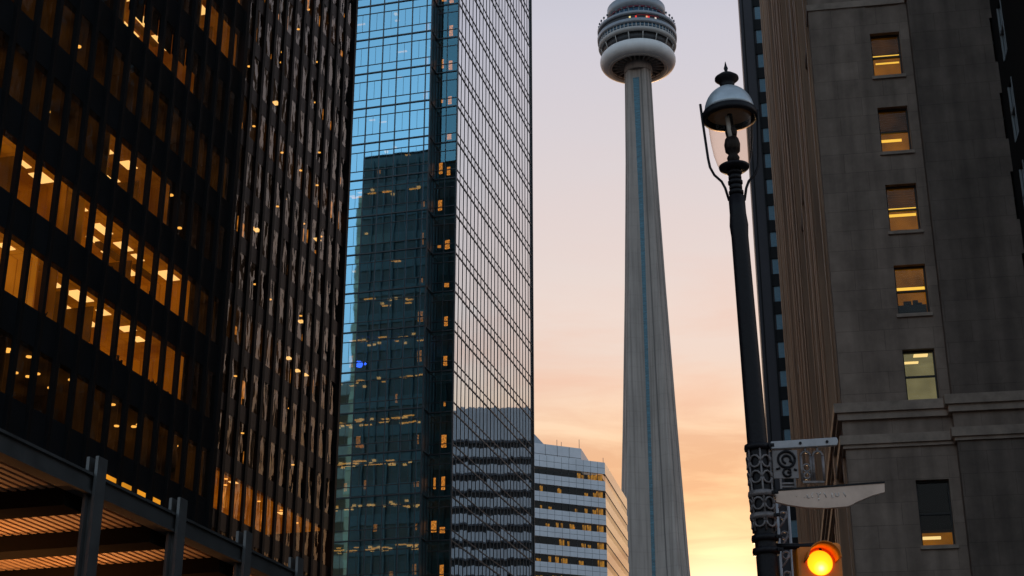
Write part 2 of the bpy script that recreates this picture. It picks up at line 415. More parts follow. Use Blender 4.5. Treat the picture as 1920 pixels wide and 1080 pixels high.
# half drawn blinds of the storey lit below them
for j in range(6, 11):
    m = MB(); m.box(X0 + j*B1 + .06, X0 + (j+1)*B1 - .06, .2, .23, Z1 + 4*ST1 + H1*random.uniform(.42, .6), Z1 + 4*ST1 + H1)
    m.build('blind', M['blind'], T1)

# ------------------------------------------------------------------ far black tower
d2, B2, ST2, H2 = 41.5, 1.56, 3.64, 2.52
T2 = thing('office_tower', 'narrower black office tower with wavy mirrored windows behind the nearer black tower', 'office tower', (-math.cos(ta)*d2, math.sin(ta)*d2, 0), 16)
XR, NB2 = 98.4, 15
XL = XR - .35 - NB2*B2; Z2 = 23.45 - 2*ST2; HT2 = 91.; W2 = 24.
NK = 17
mb = MB()
for k in range(NK):
    zb = Z2 + ST2*k; mb.box(XL, XR-.35, .02, .35, zb - (ST2-H2), zb)
mb.build('spandrel_band', M['brown_spandrel'], T2)
mb = MB(); zt = Z2 + ST2*NK - (ST2-H2)
mb.box(XL, XR, .02, W2, zt, HT2); mb.box(XL, XR, 7., W2, 0, zt); mb.box(XR-.35, XR, -.2, 7., 0, zt); mb.box(XL-12, XL, .02, W2, 0, HT2); mb.box(XL, XR-.35, .1, .4, 0, Z2-(ST2-H2))
mb.build('wall', M['black_steel'], T2)
dressing(T2, XR, .0, W2, 10, HT2-1, 3.6, 1.5)
finb = MB(); finb.box(-.17, .17, -.10, .06, Z2-3, HT2-.5)
f0 = None
for j in range(NB2):
    if f0 is None: f0 = finb.build('mullion', M['black_steel'], T2); f0.location = (XL + j*B2, 0, 0)
    else: copy(f0, (XL + j*B2, 0, 0))
pb = MB(); pb.quad((.05, 0, 0), (B2-.05, 0, 0), (B2-.05, 0, H2), (.05, 0, H2))
p0 = None; rest = MB()
for k in range(NK):
    for j in range(NB2):
        x, z = XL + j*B2, Z2 + k*ST2
        if 2 <= k < 12 and 2 <= j < 12:
            if p0 is None: p0 = pb.build('window', M['far_glass'], T2); o = p0
            else: o = copy(p0)
            o.location = (x, .04, z)
        else: rest.quad((x+.05, .04, z), (x+B2-.05, .04, z), (x+B2-.05, .04, z+H2), (x+.05, .04, z+H2))
tag(rest.build('window', M['far_glass'], T2), kind='stuff')
for k in range(NK):
    m = MB(); z0, z1 = Z2 + k*ST2 - .1, Z2 + k*ST2 + H2 + .05
    m.quad((XL, .36, z1), (XR-.4, .36, z1), (XR-.4, 6.9, z1), (XL, 6.9, z1)); m.quad((XL, 6.9, z0), (XR-.4, 6.9, z0), (XR-.4, 6.9, z1), (XL, 6.9, z1))
    m.quad((XL, .36, z0), (XR-.4, .36, z0), (XR-.4, 6.9, z0), (XL, 6.9, z0))
    rm = m.build('office_room', M['amber_ceiling'] if k == 2 else (M['dim_ceiling'] if k % 4 == 1 else M['dark_ceiling']), T2)
    for q in range(5 if k != 2 else 12):
        o = copy(lamp0, parent=rm) if random.random() < .35 else copy(spot0, parent=rm)
        o.location = (random.uniform(XL+1, XR-2), random.uniform(.7, 1.8), z1 - .01)

gw = MB(); gw.box(-.3, .3, -.04, .04, 0, 1.0); gw0 = None  # added glowing boxes standing in for amber glimpses of lit rooms
for q in range(70):
    k = random.randrange(1, NK); 
    o = copy(gw0) if gw0 else gw.build('glow_patch', emit('glow_patch', (1.0, .36, .05), .42, var=1.0, scale=3.), T2); gw0 = gw0 or o
    o.location = (XL + (random.randrange(0, NB2) + random.uniform(.55, .9))*B2, random.uniform(.42, .6), Z2 + k*ST2 + random.uniform(.1, .9)); o.scale = (random.uniform(.4, .9), 1, random.uniform(.5, 1.3))

# ------------------------------------------------------------------ glass tower
G = thing('glass_tower', 'tall blue mirrored glass tower with a notched corner in the middle of the street', 'glass tower', (-5.75, 140, 0), 15)
FH, F0, NF = 4.19, 41.4 - 7*4.19, 27
GL = 31.5; GD = 22.; RX = -1.9; RY = 2.4           # street face length, depth, notch
HT3 = F0 + NF*FH
core = MB(); core.box(6, GL-.3, 6, GD-.3, 0, HT3-.5)
core.build('core', M['core'], G)
fl = []
for k in range(NF+1):
    m = MB(); z = F0 + k*FH
    m.prism([(RX+.12, RY+.12), (.12, RY+.12), (.12, .12), (GL-.2, .12), (GL-.2, GD-.2), (RX+.12, GD-.2)], z-.35, z+.12)
    fl.append(m.build('floor_slab', M['slab_under'], G))
# lit ceilings and lamps, denser in the lower storeys
glamp = MB(); glamp.box(-.55, .55, -.12, .12, -.06, 0); gl0 = None
gspot = MB(); gspot.box(-.16, .16, -.16, .16, -.16, 0); gs0 = None
glowbox = MB(); glowbox.box(-.6, .6, -.05, .05, 0, 1.8); gb0 = None
M['glow_partition'] = emit('glow_partition', (1.0, .36, .05), .85, var=1.0, scale=4.)  # partitions given their own glow in place of warm room light
ng = 0
for k in range(NF):
    zc = F0 + (k+1)*FH - .36
    dens = 1.0 if k < 8 else .45 if k < 11 else .6 if k == 13 else .12
    for q in range(int(32*dens)):
        y = random.uniform(RY+.6, 15); x = RX + random.uniform(.8, 3.2)
        if random.random() < .6:
            o = copy(gl0, parent=fl[k+1]) if gl0 else glamp.build('ceiling_light', M['lamp_warm'], fl[k+1]); gl0 = gl0 or o
            o.rotation_euler = (0, 0, R(90))
        else:
            o = copy(gs0, parent=fl[k+1]) if gs0 else gspot.build('downlight', M['lamp_panel'], fl[k+1]); gs0 = gs0 or o
        o.location = (x, y, zc); o.scale = (random.uniform(.35, 1.1), 1, 1)
    # warm rooms by the notch and here and there
    for (x, y, p) in [(1.2, 1.2, .9), (RX+1.3, 3.3, .75), (.7, 1.9, .5), (RX+.9, random.uniform(5, 13), .8 if k < 10 else .1), (RX+1.2, random.uniform(4, 14), .7 if k < 10 else 0), (RX+1.2, random.uniform(4, 14), .6 if k < 9 else 0)]:
        if random.random() < p:
            o = copy(gb0, parent=fl[k]) if gb0 else glowbox.build('glow_partition', M['glow_partition'], fl[k]); gb0 = gb0 or o
            o.location = (x, y, F0 + k*FH + 1.0); o.rotation_euler = (0, 0, R(90 + random.uniform(-15, 15))); o.scale = (random.uniform(.12, .42), 1, random.uniform(.15, .75))
# curtain wall panes: every pane of the street-end face is a part
bay = 1.62
YB = [RY + .55 + bay*i for i in range(-0, 12)]; YB = [RY] + YB
pans = [(RX, YB[i], YB[i+1]) for i in range(len(YB)-1)] + [(0, .06, 1.2), (0, 1.2, RY)]
p0 = {}; rest = MB(); notch = MB(); retn = MB(); cnt = 0
BT = .24*FH                                      # spandrel transoms
for k in range(NF):
    z = F0 + k*FH
    for (x, y0, y1) in pans:
        seg_ = [(z+.04, z+BT-.03), (z+BT+.03, z+FH-BT-.03), (z+FH-BT+.03, z+FH-.04)]
        vis = 5 <= k < 19 and y0 < 12
        if vis and cnt < 98:
            key = round(y1-y0, 3)
            if x == 0: key = -key
            if key not in p0:
                m = MB()
                for a_, b_ in seg_: m.quad((0, .03, a_-z), (0, y1-y0-.03, a_-z), (0, y1-y0-.03, b_-z), (0, .03, b_-z))
                p0[key] = o = m.build('window', M['blue_glass'] if x else M['notch_glass'], G)
            else: o = copy(p0[key])
            o.location = (x, y0, z); cnt += 1
        else:
            for a_, b_ in seg_: (rest if x else notch).quad((x, y0+.03, a_), (x, y1-.03, a_), (x, y1-.03, b_), (x, y0+.03, b_))
    for (x0, x1) in ((RX+.05, RX+.95), (RX+1.0, -.05)):      # the return of the notch
        retn.quad((x0, RY, z+.04), (x1, RY, z+.04), (x1, RY, z+FH-.04), (x0, RY, z+FH-.04))
tag(rest.build('window', M['blue_glass'], G), kind='stuff'); tag(notch.build('notch_window', M['notch_glass'], G), kind='stuff'); retn.build('notch_panel', M['notch_panel'], G)
sb = 1.35; nsb = int(GL/sb); side = MB()
for k in range(NF):
    z = F0 + k*FH
    for i in range(nsb):
        for a_, b_ in ((z+.05, z+BT-.05), (z+BT+.05, z+FH-.05)):
            ty = [random.gauss(0, .0028) for _ in range(2)]
            side.quad((i*sb+.05, ty[0], a_), (i*sb+sb-.05, -ty[0], a_), (i*sb+sb-.05, -ty[0]+ty[1], b_), (i*sb+.05, ty[0]+ty[1], b_))
tag(side.build('side_window', M['side_glass'], G), kind='stuff')
# grid of mullions and transoms
m = MB()
for i, y in enumerate(YB): m.box(RX-.08, RX+.1, y-.05, y+.05, F0, HT3)
m.box(RX-.08, RX+.08, RY-.08, RY-.05+.04, F0, HT3)
for y in (1.2,): m.box(-.06, .08, y-.035, y+.035, F0, HT3)
m.box(RX+.94, RX+1.01, RY-.06, RY+.05, F0, HT3)
m.box(-.09, .09, -.09, .05, F0, HT3); m.box(-.05, .06, RY-.06, RY, F0, HT3)
for k in range(NF+1):
    z = F0 + k*FH
    m.box(RX-.11, RX+.09, RY+.0, YB[-1], z-.06, z+.06); m.box(-.10, .06, 0.1, RY-.07, z-.06, z+.06); m.box(RX+.1, -.06, RY-.10, RY+.05, z-.055, z+.055)
    for zz_ in (z+BT, z+FH-BT):
        m.box(RX-.05, RX+.06, RY+.02, YB[-1], zz_-.035, zz_+.035); m.box(-.05, .05, .1, RY-.07, zz_-.035, zz_+.035)
for i in range(len(YB)-1):      # thin half-bay bars behind the vision glass
    if i: 
        for k in range(NF): m.box(RX-.02, RX+.03, (YB[i]+YB[i+1])/2-.014, (YB[i]+YB[i+1])/2+.014, F0+k*FH+BT, F0+(k+1)*FH-BT)
m.build('mullion_grid', M['mullion'], G)
m = MB()
for i in range(1, nsb+1):
    m.box(i*sb-.032, i*sb+.032, -.05, .05, F0, HT3); m.box(i*sb-sb/2-.008, i*sb-sb/2+.008, -.006, .03, F0, HT3)
for k in range(NF+1):
    z = F0 + k*FH; m.box(.1, GL, -.07, .06, z-.06, z+.06); m.box(.1, GL, -.055, .06, z+BT-.045, z+BT+.045)
m.build('side_mullion_grid', M['mullion'], G)
m = MB(); m.box(GL-.1, GL+.05, -.2, GD, 0, HT3); m.box(.2, GL, .2, GD, HT3, HT3+3); m.box(.3, GL-.2, .3, .6, 0, F0); m.box(RX, GL, GD-.15, GD, 0, HT3); m.box(RX+.1, RX+.3, RY+.3, GD, 0, F0)
m.box(.12, .3, .3, RY, 0, F0)
m.build('wall', M['mullion'], G)
m = MB(); m.lathe([(.001, -.36), (.28, -.26), (.38, 0), (.28, .26), (.001, .36)], 16); m.lathe([(.001, -.16), (.15, 0), (.001, .16)], 10, c=(.05, -.62))
blue = m.build('blue_lamp', emit('blue_lamp', (.03, .12, 1.0), 9.0), G); blue.location = (RX+.45, 9.25, 50.75)

# ------------------------------------------------------------------ white banded office block
WB = thing('banded_office_block', 'pale panelled office block with dark ribbon windows beside the glass tower', 'office block', (20.86, 330, 0))
d66, d13 = R(66), R(12.4)
def wpt(s, t=0.):          # along the front from the corner, t outward
    return (-s*math.sin(d66) + t*math.cos(d66), -s*math.cos(d66) - t*math.sin(d66))
def rpt(s, t=0.): return (s*math.sin(d13) + t*math.cos(d13), s*math.cos(d13) - t*math.sin(d13))
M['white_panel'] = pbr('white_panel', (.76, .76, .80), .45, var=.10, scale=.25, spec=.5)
M['warm_lit_side'] = pbr('warm_lit_gloss_panel', (.88, .68, .58), .2, var=.08, scale=.3, spec=.9, coat=1.0)  # white panel with the sunset sky's pink light put into its colour
M['ribbon'] = glass('ribbon_glass', (.5, .5, .5), (.45, .42, .36), .05, .8, wav=.01)
ZR = 93.1; NS = 12
WF, WR = 46., 34.
poly = [wpt(0), wpt(WF), (wpt(WF)[0]+20, wpt(WF)[1]+50), rpt(WR)]
def inset(p, e):
    cx_ = sum(q[0] for q in p)/len(p); cy_ = sum(q[1] for q in p)/len(p)
    return [(q[0]+(cx_-q[0])*e, q[1]+(cy_-q[1])*e) for q in p]
m = MB(); m.prism(inset(poly, .06), 0, ZR-3)
m.build('core', M['black_spandrel'], WB)
# each storey: a pale spandrel and a ribbon of glass
def band(p0, p1, z0, z1, th, mb):
    mb.prism([p0, p1, (p1[0]+th[0], p1[1]+th[1]), (p0[0]+th[0], p0[1]+th[1])], z0, z1)
tin = (-math.cos(d66)*.5, math.sin(d66)*.5); rin = (-math.cos(d13)*.5, math.sin(d13)*.5)
top = ZR; zsp = [(90.45, ZR)]
for i in range(NS): zsp.append((90.45 - 3.87*(i+1), 90.45 - 3.87*i - 1.68))
zsp.append((0, 90.45 - 3.87*NS - 1.68))
for z0, z1 in zsp:
    mb = MB(); band(wpt(0), wpt(WF), z0, z1, tin, mb); mb.build('spandrel_band', M['white_panel'], WB)
    mb = MB(); band(rpt(.02), rpt(WR), z0, z1, rin, mb); mb.build('side_spandrel_band', M['warm_lit_side'], WB)
joints = MB()
for i in range(1, 26):
    c = wpt(i*1.8, .0); e = wpt(i*1.8+.05, .0)
    for z0, z1 in zsp: joints.prism([wpt(i*1.8, .012), wpt(i*1.8+.05, .012), wpt(i*1.8+.05, -.1), wpt(i*1.8, -.1)], z0+.02, z1-.02)
for z0, z1 in zsp[:-1]:
    zm = (z0+z1)/2; joints.prism([wpt(.1, .01), wpt(WF, .01), wpt(WF, -.1), wpt(.1, -.1)], zm-.03, zm+.03)
joints.build('panel_joint', M['concrete_dark'], WB)
mull = MB(); 
for i in range(0, 26): mull.prism([wpt(i*1.8, -.05), wpt(i*1.8+.08, -.05), wpt(i*1.8+.08, -.2), wpt(i*1.8, -.2)], 40, ZR-1)
mull.build('mullion', M['concrete_dark'], WB)
wl = MB(); wl.box(-.5, .5, -.1, .1, 0, 1.0); wl0 = None
M['lit_pane'] = emit('lit_pane', (1.0, .46, .05), .55, var=1.0, scale=1.6)
for i in range(NS):
    z1 = 90.45 - 3.87*i; z0 = z1 - 1.68
    mb = MB(); a_, b_ = wpt(.2, -.15), wpt(WF, -.15); mb.quad((*a_, z0), (*b_, z0), (*b_, z1), (*a_, z1))
    win = mb.build('ribbon_window', M['ribbon'], WB)
    mb = MB(); a_, b_ = rpt(.2, -.12), rpt(WR, -.12); mb.quad((*a_, z0), (*b_, z0), (*b_, z1), (*a_, z1)); mb.build('ribbon_window', M['ribbon'], WB)
    sp = [1.1] + [random.uniform(1.5, 22) for _ in range(4 + i)]
    for s in sp:
        o = copy(wl0, parent=win) if wl0 else wl.build('lit_pane', M['lit_pane'], win); wl0 = wl0 or o
        x, y = wpt(s, -.8); o.location = (x, y, z0+.25); o.rotation_euler = (0, 0, R(90-66)); o.scale = (1.5 if s == 1.1 else random.uniform(.3, 1.2), 1, random.uniform(.5, 1.25) if s != 1.1 else 1.3)
# setback top storey, its sloping plant roof and the antennas
ZP = 97.6
c0 = wpt(2.9, -6); c1 = (c0[0] + 22*math.sin(d13), c0[1] + 22*math.cos(d13))
m = MB(); m.prism([c0, wpt(42, -6), (wpt(42, -6)[0]+8, wpt(42, -6)[1]+22), c1], ZR-1, ZP)
m.build('penthouse', M['white_panel'], WB)
m = MB(); m.prism([wpt(2.95, -5.96), wpt(42, -5.96), wpt(42, -6.1), wpt(2.95, -6.1)], 95.2, 95.27)
for i in range(1, 12): m.prism([wpt(2.9+i*3, -5.96), wpt(2.96+i*3, -5.96), wpt(2.96+i*3, -6.1), wpt(2.9+i*3, -6.1)], ZR, ZP-.05)
m.build('panel_joint', M['concrete_dark'], WB)
m = MB()
p = [wpt(9.0, -10), wpt(38, -10), wpt(38, -22), wpt(9.0, -22)]
m.v = [(*p[0], ZP), (*p[1], ZP), (*p[2], ZP), (*p[3], ZP), (*wpt(18, -12), ZP+9.5), (*wpt(36, -12), ZP+9.5), (*wpt(36, -20), ZP+9.5), (*wpt(18, -20), ZP+9.5)]
m.f = [(0,1,5,4), (1,2,6,5), (2,3,7,6), (3,0,4,7), (4,5,6,7)]; m.sm = [False]*5
m.build('roof', pbr('slate_roof', (.34, .36, .40), .5, var=.15), WB)
for s, t_, h in ((8.8, -6.4, 1.5), (7.7, -6.4, 1.1), (3.2, -6.3, 2.2), (.2, -.4, 1.2)):
    m = MB(); zb = ZP if s > 1 else ZR; m.tube([(*wpt(s, t_), zb), (*wpt(s, t_), zb+h)], .06, 5); m.build('antenna', M['mullion'], WB)

# ------------------------------------------------------------------ second banded block, seen mirrored in the glass tower's street face
SBk = thing('banded_office_block', 'rounded grey banded office block mirrored in the side of the glass tower', 'office block', (111, 343, 0), 121)
m = MB()
def rbox(l, d, r, n=6):
    pts = []
    for cx_, cy_, a0 in ((l-r, -d+r, -90), (l-r, -r, 0), (-l+r, -r, 90), (-l+r, -d+r, 180)):
        for k in range(n+1): aa = R(a0 + 90*k/n); pts.append((cx_ + r*math.cos(aa), cy_ + r*math.sin(aa)))
    return pts
M['grey_panel'] = pbr('grey_blue_panel', (.46, .46, .48), .5, var=.12, scale=.2)
LB = 34
m.prism(rbox(LB, 30, 7), 102.5, 110.5); m.build('wall', M['grey_panel'], SBk)
m = MB(); m.prism(rbox(LB-.8, 28, 6), 0, 102.4); m.build('core', M['black_spandrel'], SBk)
for i in range(18):
    z1 = 102.5 - 4.0*i; m = MB(); m.prism(rbox(LB, 30, 7), z1-4.0, z1-1.9 if i < 17 else z1-1.9); m.build('spandrel_band', M['grey_panel'], SBk)
    m = MB(); m.lathe([(.6, 0), (.6, 1.2)], 6); 
    for q in range(7):
        o = copy(wl0, parent=SBk); o.location = (random.uniform(-28, 28), -.55, z1-1.8); o.rotation_euler = (0, 0, 0); o.scale = (random.uniform(.5, 2.2), 1, random.uniform(.8, 1.5))
m = MB(); m.box(-LB, LB, -30, 0, 0, 36); m.build('podium', M['grey_panel'], SBk)

# ------------------------------------------------------------------ telecom tower
CX, CY = 54.0, 565.0
CT = thing('telecom_tower', 'tall concrete telecom tower with a ringed round pod, rising against the sunset sky', 'tower', (CX, CY, 0))
M['concrete'] = pbr('concrete', (.38, .325, .29), .85, var=.16, scale=.12, stretch=(1, 1, .35), bump=.2, bscale=.8)
M['concrete2'] = pbr('pale_concrete', (.50, .48, .46), .7, var=.10, scale=.3)
M['radome'] = pbr('radome_white', (.82, .80, .79), .5, var=.10, scale=.25)
M['pod_metal'] = pbr('pod_metal', (.32, .35, .39), .4, metal=.2, var=.12, scale=.5)
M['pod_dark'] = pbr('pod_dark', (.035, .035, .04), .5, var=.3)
M['pod_glass'] = pbr('pod_glass', (.04, .10, .16), .12, spec=.9, var=.2, scale=1.)
M['lift_glass'] = pbr('lift_glass', (.03, .125, .175), .25, spec=.6, var=.6, scale=2.2, stretch=(.2, .2, 1.))
VA = -105.
prof = [(0, 30, 9.5, 8.), (20, 25.2, 9., 7.5), (50, 20, 8.6, 7.), (80, 16.6, 8.2, 6.4), (114, 13.4, 7.7, 5.9), (172, 10.6, 7.0, 5.3), (231, 8.2, 5.9, 4.8), (288, 6.3, 4.9, 4.6), (331, 5.45, 4.6, 4.5)]
zs = [i*331/60 for i in range(61)]
def pint(z):
    for a_, b_ in zip(prof, prof[1:]):
        if a_[0] <= z <= b_[0]:
            t = (z-a_[0])/(b_[0]-a_[0]); return [a_[i]+(b_[i]-a_[i])*t for i in (1, 2, 3)]
    return prof[-1][1:]
m = MB(); npt = 15
for z in zs:
    L, T, c = pint(z)
    for i in range(3):
        al = R(VA - 60 + 120*i); av = R(VA + 120*i)
        e = Vector((math.cos(al), math.sin(al))); q = Vector((-e.y, e.x))
        v_ = Vector((math.cos(av), math.sin(av))); vq = Vector((-v_.y, v_.x))
        for pt in (e*(L-.5) - q*T/2, e*L - q*(T/2-.5), e*L + q*(T/2-.5), e*(L-.5) + q*T/2): m.v.append((*pt, z))
        m.v.append((*(v_*(c*.86)), z))
for k in range(60):
    for j in range(npt):
        j2 = (j+1) % npt; m.f.append((k*npt+j, k*npt+j2, (k+1)*npt+j2, (k+1)*npt+j)); m.sm.append(False)
m.build('shaft', M['concrete'], CT)
def conc_lines():
    mm = M['concrete']; t = mm.node_tree; b = [n for n in t.nodes if n.type == 'BSDF_PRINCIPLED'][0]
    src = b.inputs['Base Color'].links[0].from_socket
    tcn = N(t, 'ShaderNodeTexCoord'); sp_ = N(t, 'ShaderNodeSeparateXYZ'); t.links.new(tcn.outputs['Object'], sp_.inputs[0])
    fr = math_(t, 'FRACT', math_(t, 'DIVIDE', sp_.outputs[2], 6.1)); ln = math_(t, 'LESS_THAN', fr, .07)
    w = N(t, 'ShaderNodeTexNoise', _Scale=1.2, _Detail=4.); mpn = N(t, 'ShaderNodeMapping'); mpn.inputs['Scale'].default_value = (1, 1, .02)
    t.links.new(tcn.outputs['Object'], mpn.inputs[0]); t.links.new(mpn.outputs[0], w.inputs['Vector'])
    st = N(t, 'ShaderNodeMapRange'); st.inputs[1].default_value = .45; st.inputs[2].default_value = .7; st.inputs[3].default_value = 1.08; st.inputs[4].default_value = .72; t.links.new(w.outputs[0], st.inputs[0])
    c1 = mixc(t, 1.0, src, mixc(t, math_(t, 'MULTIPLY', ln, .16), (1, 1, 1), (.55, .55, .55)), 'MULTIPLY')
    cv = N(t, 'ShaderNodeCombineColor'); 
    for k in range(3): t.links.new(st.outputs[0], cv.inputs[k])
    t.links.new(mixc(t, 1.0, c1, cv.outputs[0], 'MULTIPLY'), b.inputs['Base Color'])
conc_lines()
# glazed lift shaft in the front valley
m = MB(); av = R(VA); v_ = Vector((math.cos(av), math.sin(av))); vq = Vector((-v_.y, v_.x))
for z in zs[:-1]:
    L, T, c = pint(z); c *= .86; w_ = 1.45; o_ = -.5
    for s_, out_ in ((-w_, -.3), (-w_, .35), (w_, .35), (w_, -.3)): m.v.append((*(v_*(c+out_) + vq*(s_+o_)), z))
for k in range(len(zs)-2):
    for j in range(3): m.f.append((k*4+j, k*4+j+1, (k+1)*4+j+1, (k+1)*4+j)); m.sm.append(False)
lift = m.build('lift_shaft_glazing', M['lift_glass'], CT)
# groove and edge ribs on the right leg
def leg_pt(i, z, out_, side_):
    L, T, c = pint(z); al = R(VA - 60 + 120*i); e = Vector((math.cos(al), math.sin(al))); q = Vector((-e.y, e.x)); return e*(L+out_) + q*(T/2*side_)
for i in (0, 1):
    m = MB()
    for s_ in (-.35, .5):
        m.tube([(*leg_pt(i, z, .05, s_), z) for z in zs], .35, 5)
    m.build('leg_rib', M['concrete'], CT)
M['groove'] = pbr('groove_shade', (.20, .18, .165), .9)  # dark strip colour: the shade of a groove painted on the leg
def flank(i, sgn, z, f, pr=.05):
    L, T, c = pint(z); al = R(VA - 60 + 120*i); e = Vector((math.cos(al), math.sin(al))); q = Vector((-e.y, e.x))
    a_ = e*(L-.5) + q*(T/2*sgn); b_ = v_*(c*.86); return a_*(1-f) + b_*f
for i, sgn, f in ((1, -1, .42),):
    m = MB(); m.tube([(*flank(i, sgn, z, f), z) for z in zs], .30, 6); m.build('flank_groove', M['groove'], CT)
# pod
def ring_part(name, prof_, mat, seg=72, parent=None): 
    m = MB(); m.lathe(prof_, seg, closed=True); return m.build(name, mat, parent or CT)
def arc(cx_, cz_, rx, rz, a0, a1, n=8): return [(cx_ + rx*math.cos(R(a0+(a1-a0)*k/n)), cz_ + rz*math.sin(R(a0+(a1-a0)*k/n))) for k in range(n+1)]
ring_part('radome', [(11.7, 333.0)] + arc(13.2, 335.4, 3.0, 3.3, -110, 95, 14) + [(11.7, 338.6)], M['radome'])
ring_part('radome_collar', [(11.2, 331.9), (12.3, 331.6), (13.0, 332.2), (11.8, 333.1)], M['concrete2'])
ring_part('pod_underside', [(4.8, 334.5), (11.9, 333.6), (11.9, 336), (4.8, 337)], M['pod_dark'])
rib = MB(); rib.v = []; rib.box(5.0, 11.7, -.14, .14, 333.0, 334.3); r0 = rib.build('rib', M['concrete'], CT)
for k in range(1, 24): o = copy(r0); o.rotation_euler = (0, 0, R(k*15))
ring_part('neck_collar', [(5.0, 329.5), (6.0, 329.5), (6.0, 334.6), (5.0, 334.6)], M['concrete'])
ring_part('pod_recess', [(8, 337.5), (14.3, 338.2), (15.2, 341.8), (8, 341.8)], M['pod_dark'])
st = MB(); st.tube([(14.7, 0, 338.0), (16.0, 0, 341.8)], .22, 6); s0 = st.build('strut', M['concrete2'], CT)
for k in range(1, 16): o = copy(s0); o.rotation_euler = (0, 0, R(k*22.5+4))
ring_part('pod_lip', [(14.6, 341.7), (16.3, 341.3), (16.75, 342.4), (16.6, 343.1), (14.6, 343.1)], M['concrete2'])
ring_part('window_ring', [(15, 343.1), (16.35, 343.1), (16.5, 345.1), (15, 345.1)], M['pod_glass'])
wb = MB(); wb.box(16.3, 16.62, -.16, .16, 343.1, 345.1); w0 = wb.build('window_bar', M['concrete2'], CT)
for k in range(1, 60): o = copy(w0); o.rotation_euler = (0, 0, R(k*6))
ring_part('balcony_ring', [(15, 345.1), (17.0, 345.0), (17.15, 346.9), (15, 346.9)], M['pod_metal'])
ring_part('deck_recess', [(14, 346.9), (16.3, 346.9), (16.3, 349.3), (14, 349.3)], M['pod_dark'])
ring_part('roof_ring', [(13, 349.3), (16.9, 349.2), (17.05, 350.5), (16.0, 351.0), (13, 351.0)], M['pod_metal'])
lp = MB(); lp.box(16.32, 16.6, -.35, .35, 347.3, 348.1)
for k, (an, c_) in enumerate(((-105, (1, .75, .3)), (-96, (1, .06, .05)), (-80, (1, .4, .2)), (-77, (.8, .05, .05)), (-66, (.7, .6, .5)))):
    o = lp.build('pod_lamp', emit('pod_lamp_%d' % k, c_, .75), CT); o.rotation_euler = (0, 0, R(an))
red = MB(); red.lathe([(16.32, 348.3), (16.45, 348.3), (16.45, 348.9), (16.32, 348.9)], 20, closed=True, a0=-95, a1=-60); red.build('red_strip', pbr('red_band', (.30, .03, .04), .5), CT)
ring_part('upper_window_ring', [(9, 350.9), (12.2, 350.9), (12.2, 355.2), (9, 355.2)], M['pod_glass'])
ub = MB(); ub.box(12.1, 12.32, -.12, .12, 350.9, 355.2); u0 = ub.build('window_bar', M['pod_metal'], CT)
for k in range(1, 36): o = copy(u0); o.rotation_euler = (0, 0, R(k*10))
ring_part('upper_red_band', [(10, 355.2), (12.5, 355.2), (12.5, 356.0), (10, 356.0)], pbr('dark_red_band', (.16, .02, .04), .4))
ring_part('upper_drum', [(8, 356.0), (12.6, 356.0), (12.6, 361), (11, 362.2), (8, 362.2)], M['pod_metal'])
ring_part('upper_roof', [(2, 362.2), (10.5, 362.2), (8, 365), (2, 365)], M['pod_metal'])
po = MB(); po.tube([(16.4, 0, 350.9), (16.4, 0, 353.0)], .12, 5); po.box(16.1, 16.7, -.35, .35, 352.3, 353.0); q0 = po.build('roof_antenna', M['mullion'], CT)
for k in range(1, 40): o = copy(q0); o.rotation_euler = (0, 0, R(k*9))
m = MB(); m.lathe([(3.6, 365), (3.0, 440), (2.6, 447)], 24); m.lathe([(5, 445), (5.5, 447), (5.2, 452), (2.5, 453)], 32); m.lathe([(1.6, 453), (.9, 500), (.2, 553)], 12); m.build('mast', M['concrete2'], CT)

# ------------------------------------------------------------------ dark slab behind the stone building
DT = thing('dark_tower', 'dark slab tower with a column of small blue windows behind the stone building', 'office tower', (29.8, 170, 0), 9.5)
M['violet_wall'] = pbr('violet_dark_wall', (.045, .040, .048), .6, var=.15, scale=.4)
M['teal_pane'] = glass('teal_pane', (.45, .7, .85), (.1, .16, .2), .85, 1., wav=.004)
M['blue_pane'] = pbr('blue_pane', (.09, .20, .27), .25, spec=.8, var=.15)  # blue of the reflected sky is put into the pane colour
m = MB(); m.box(0, 20, -1.75, 0, 0, 140); m.box(.35, 20, -6, -1.75, 0, 140); m.build('wall', M['violet_wall'], DT)
m = MB(); m.box(-.06, 0, -.5, -.35, 0, 140); m.box(-.06, 0, -1.75, -1.6, 0, 140); m.build('fin', M['black_steel'], DT)
pw = MB(); pw.quad((0, 0, 0), (0, -1.1, 0), (0, -1.1, 2.0), (0, 0, 2.0)); w0 = None; fr0 = None
for k in range(24):
    for c_ in range(2):
        if w0 is None: w0 = pw.build('window', M['blue_pane'], DT); o = w0
        else: o = copy(w0)
        o.location = (.33, -1.95 - c_*1.35, 40 + k*3.6)
m = MB()
for k in range(-10, 25): m.box(.2, .35, -6, -1.76, 42.0 + k*3.6, 43.6 + k*3.6)
m.build('spandrel_band', M['black_steel'], DT)

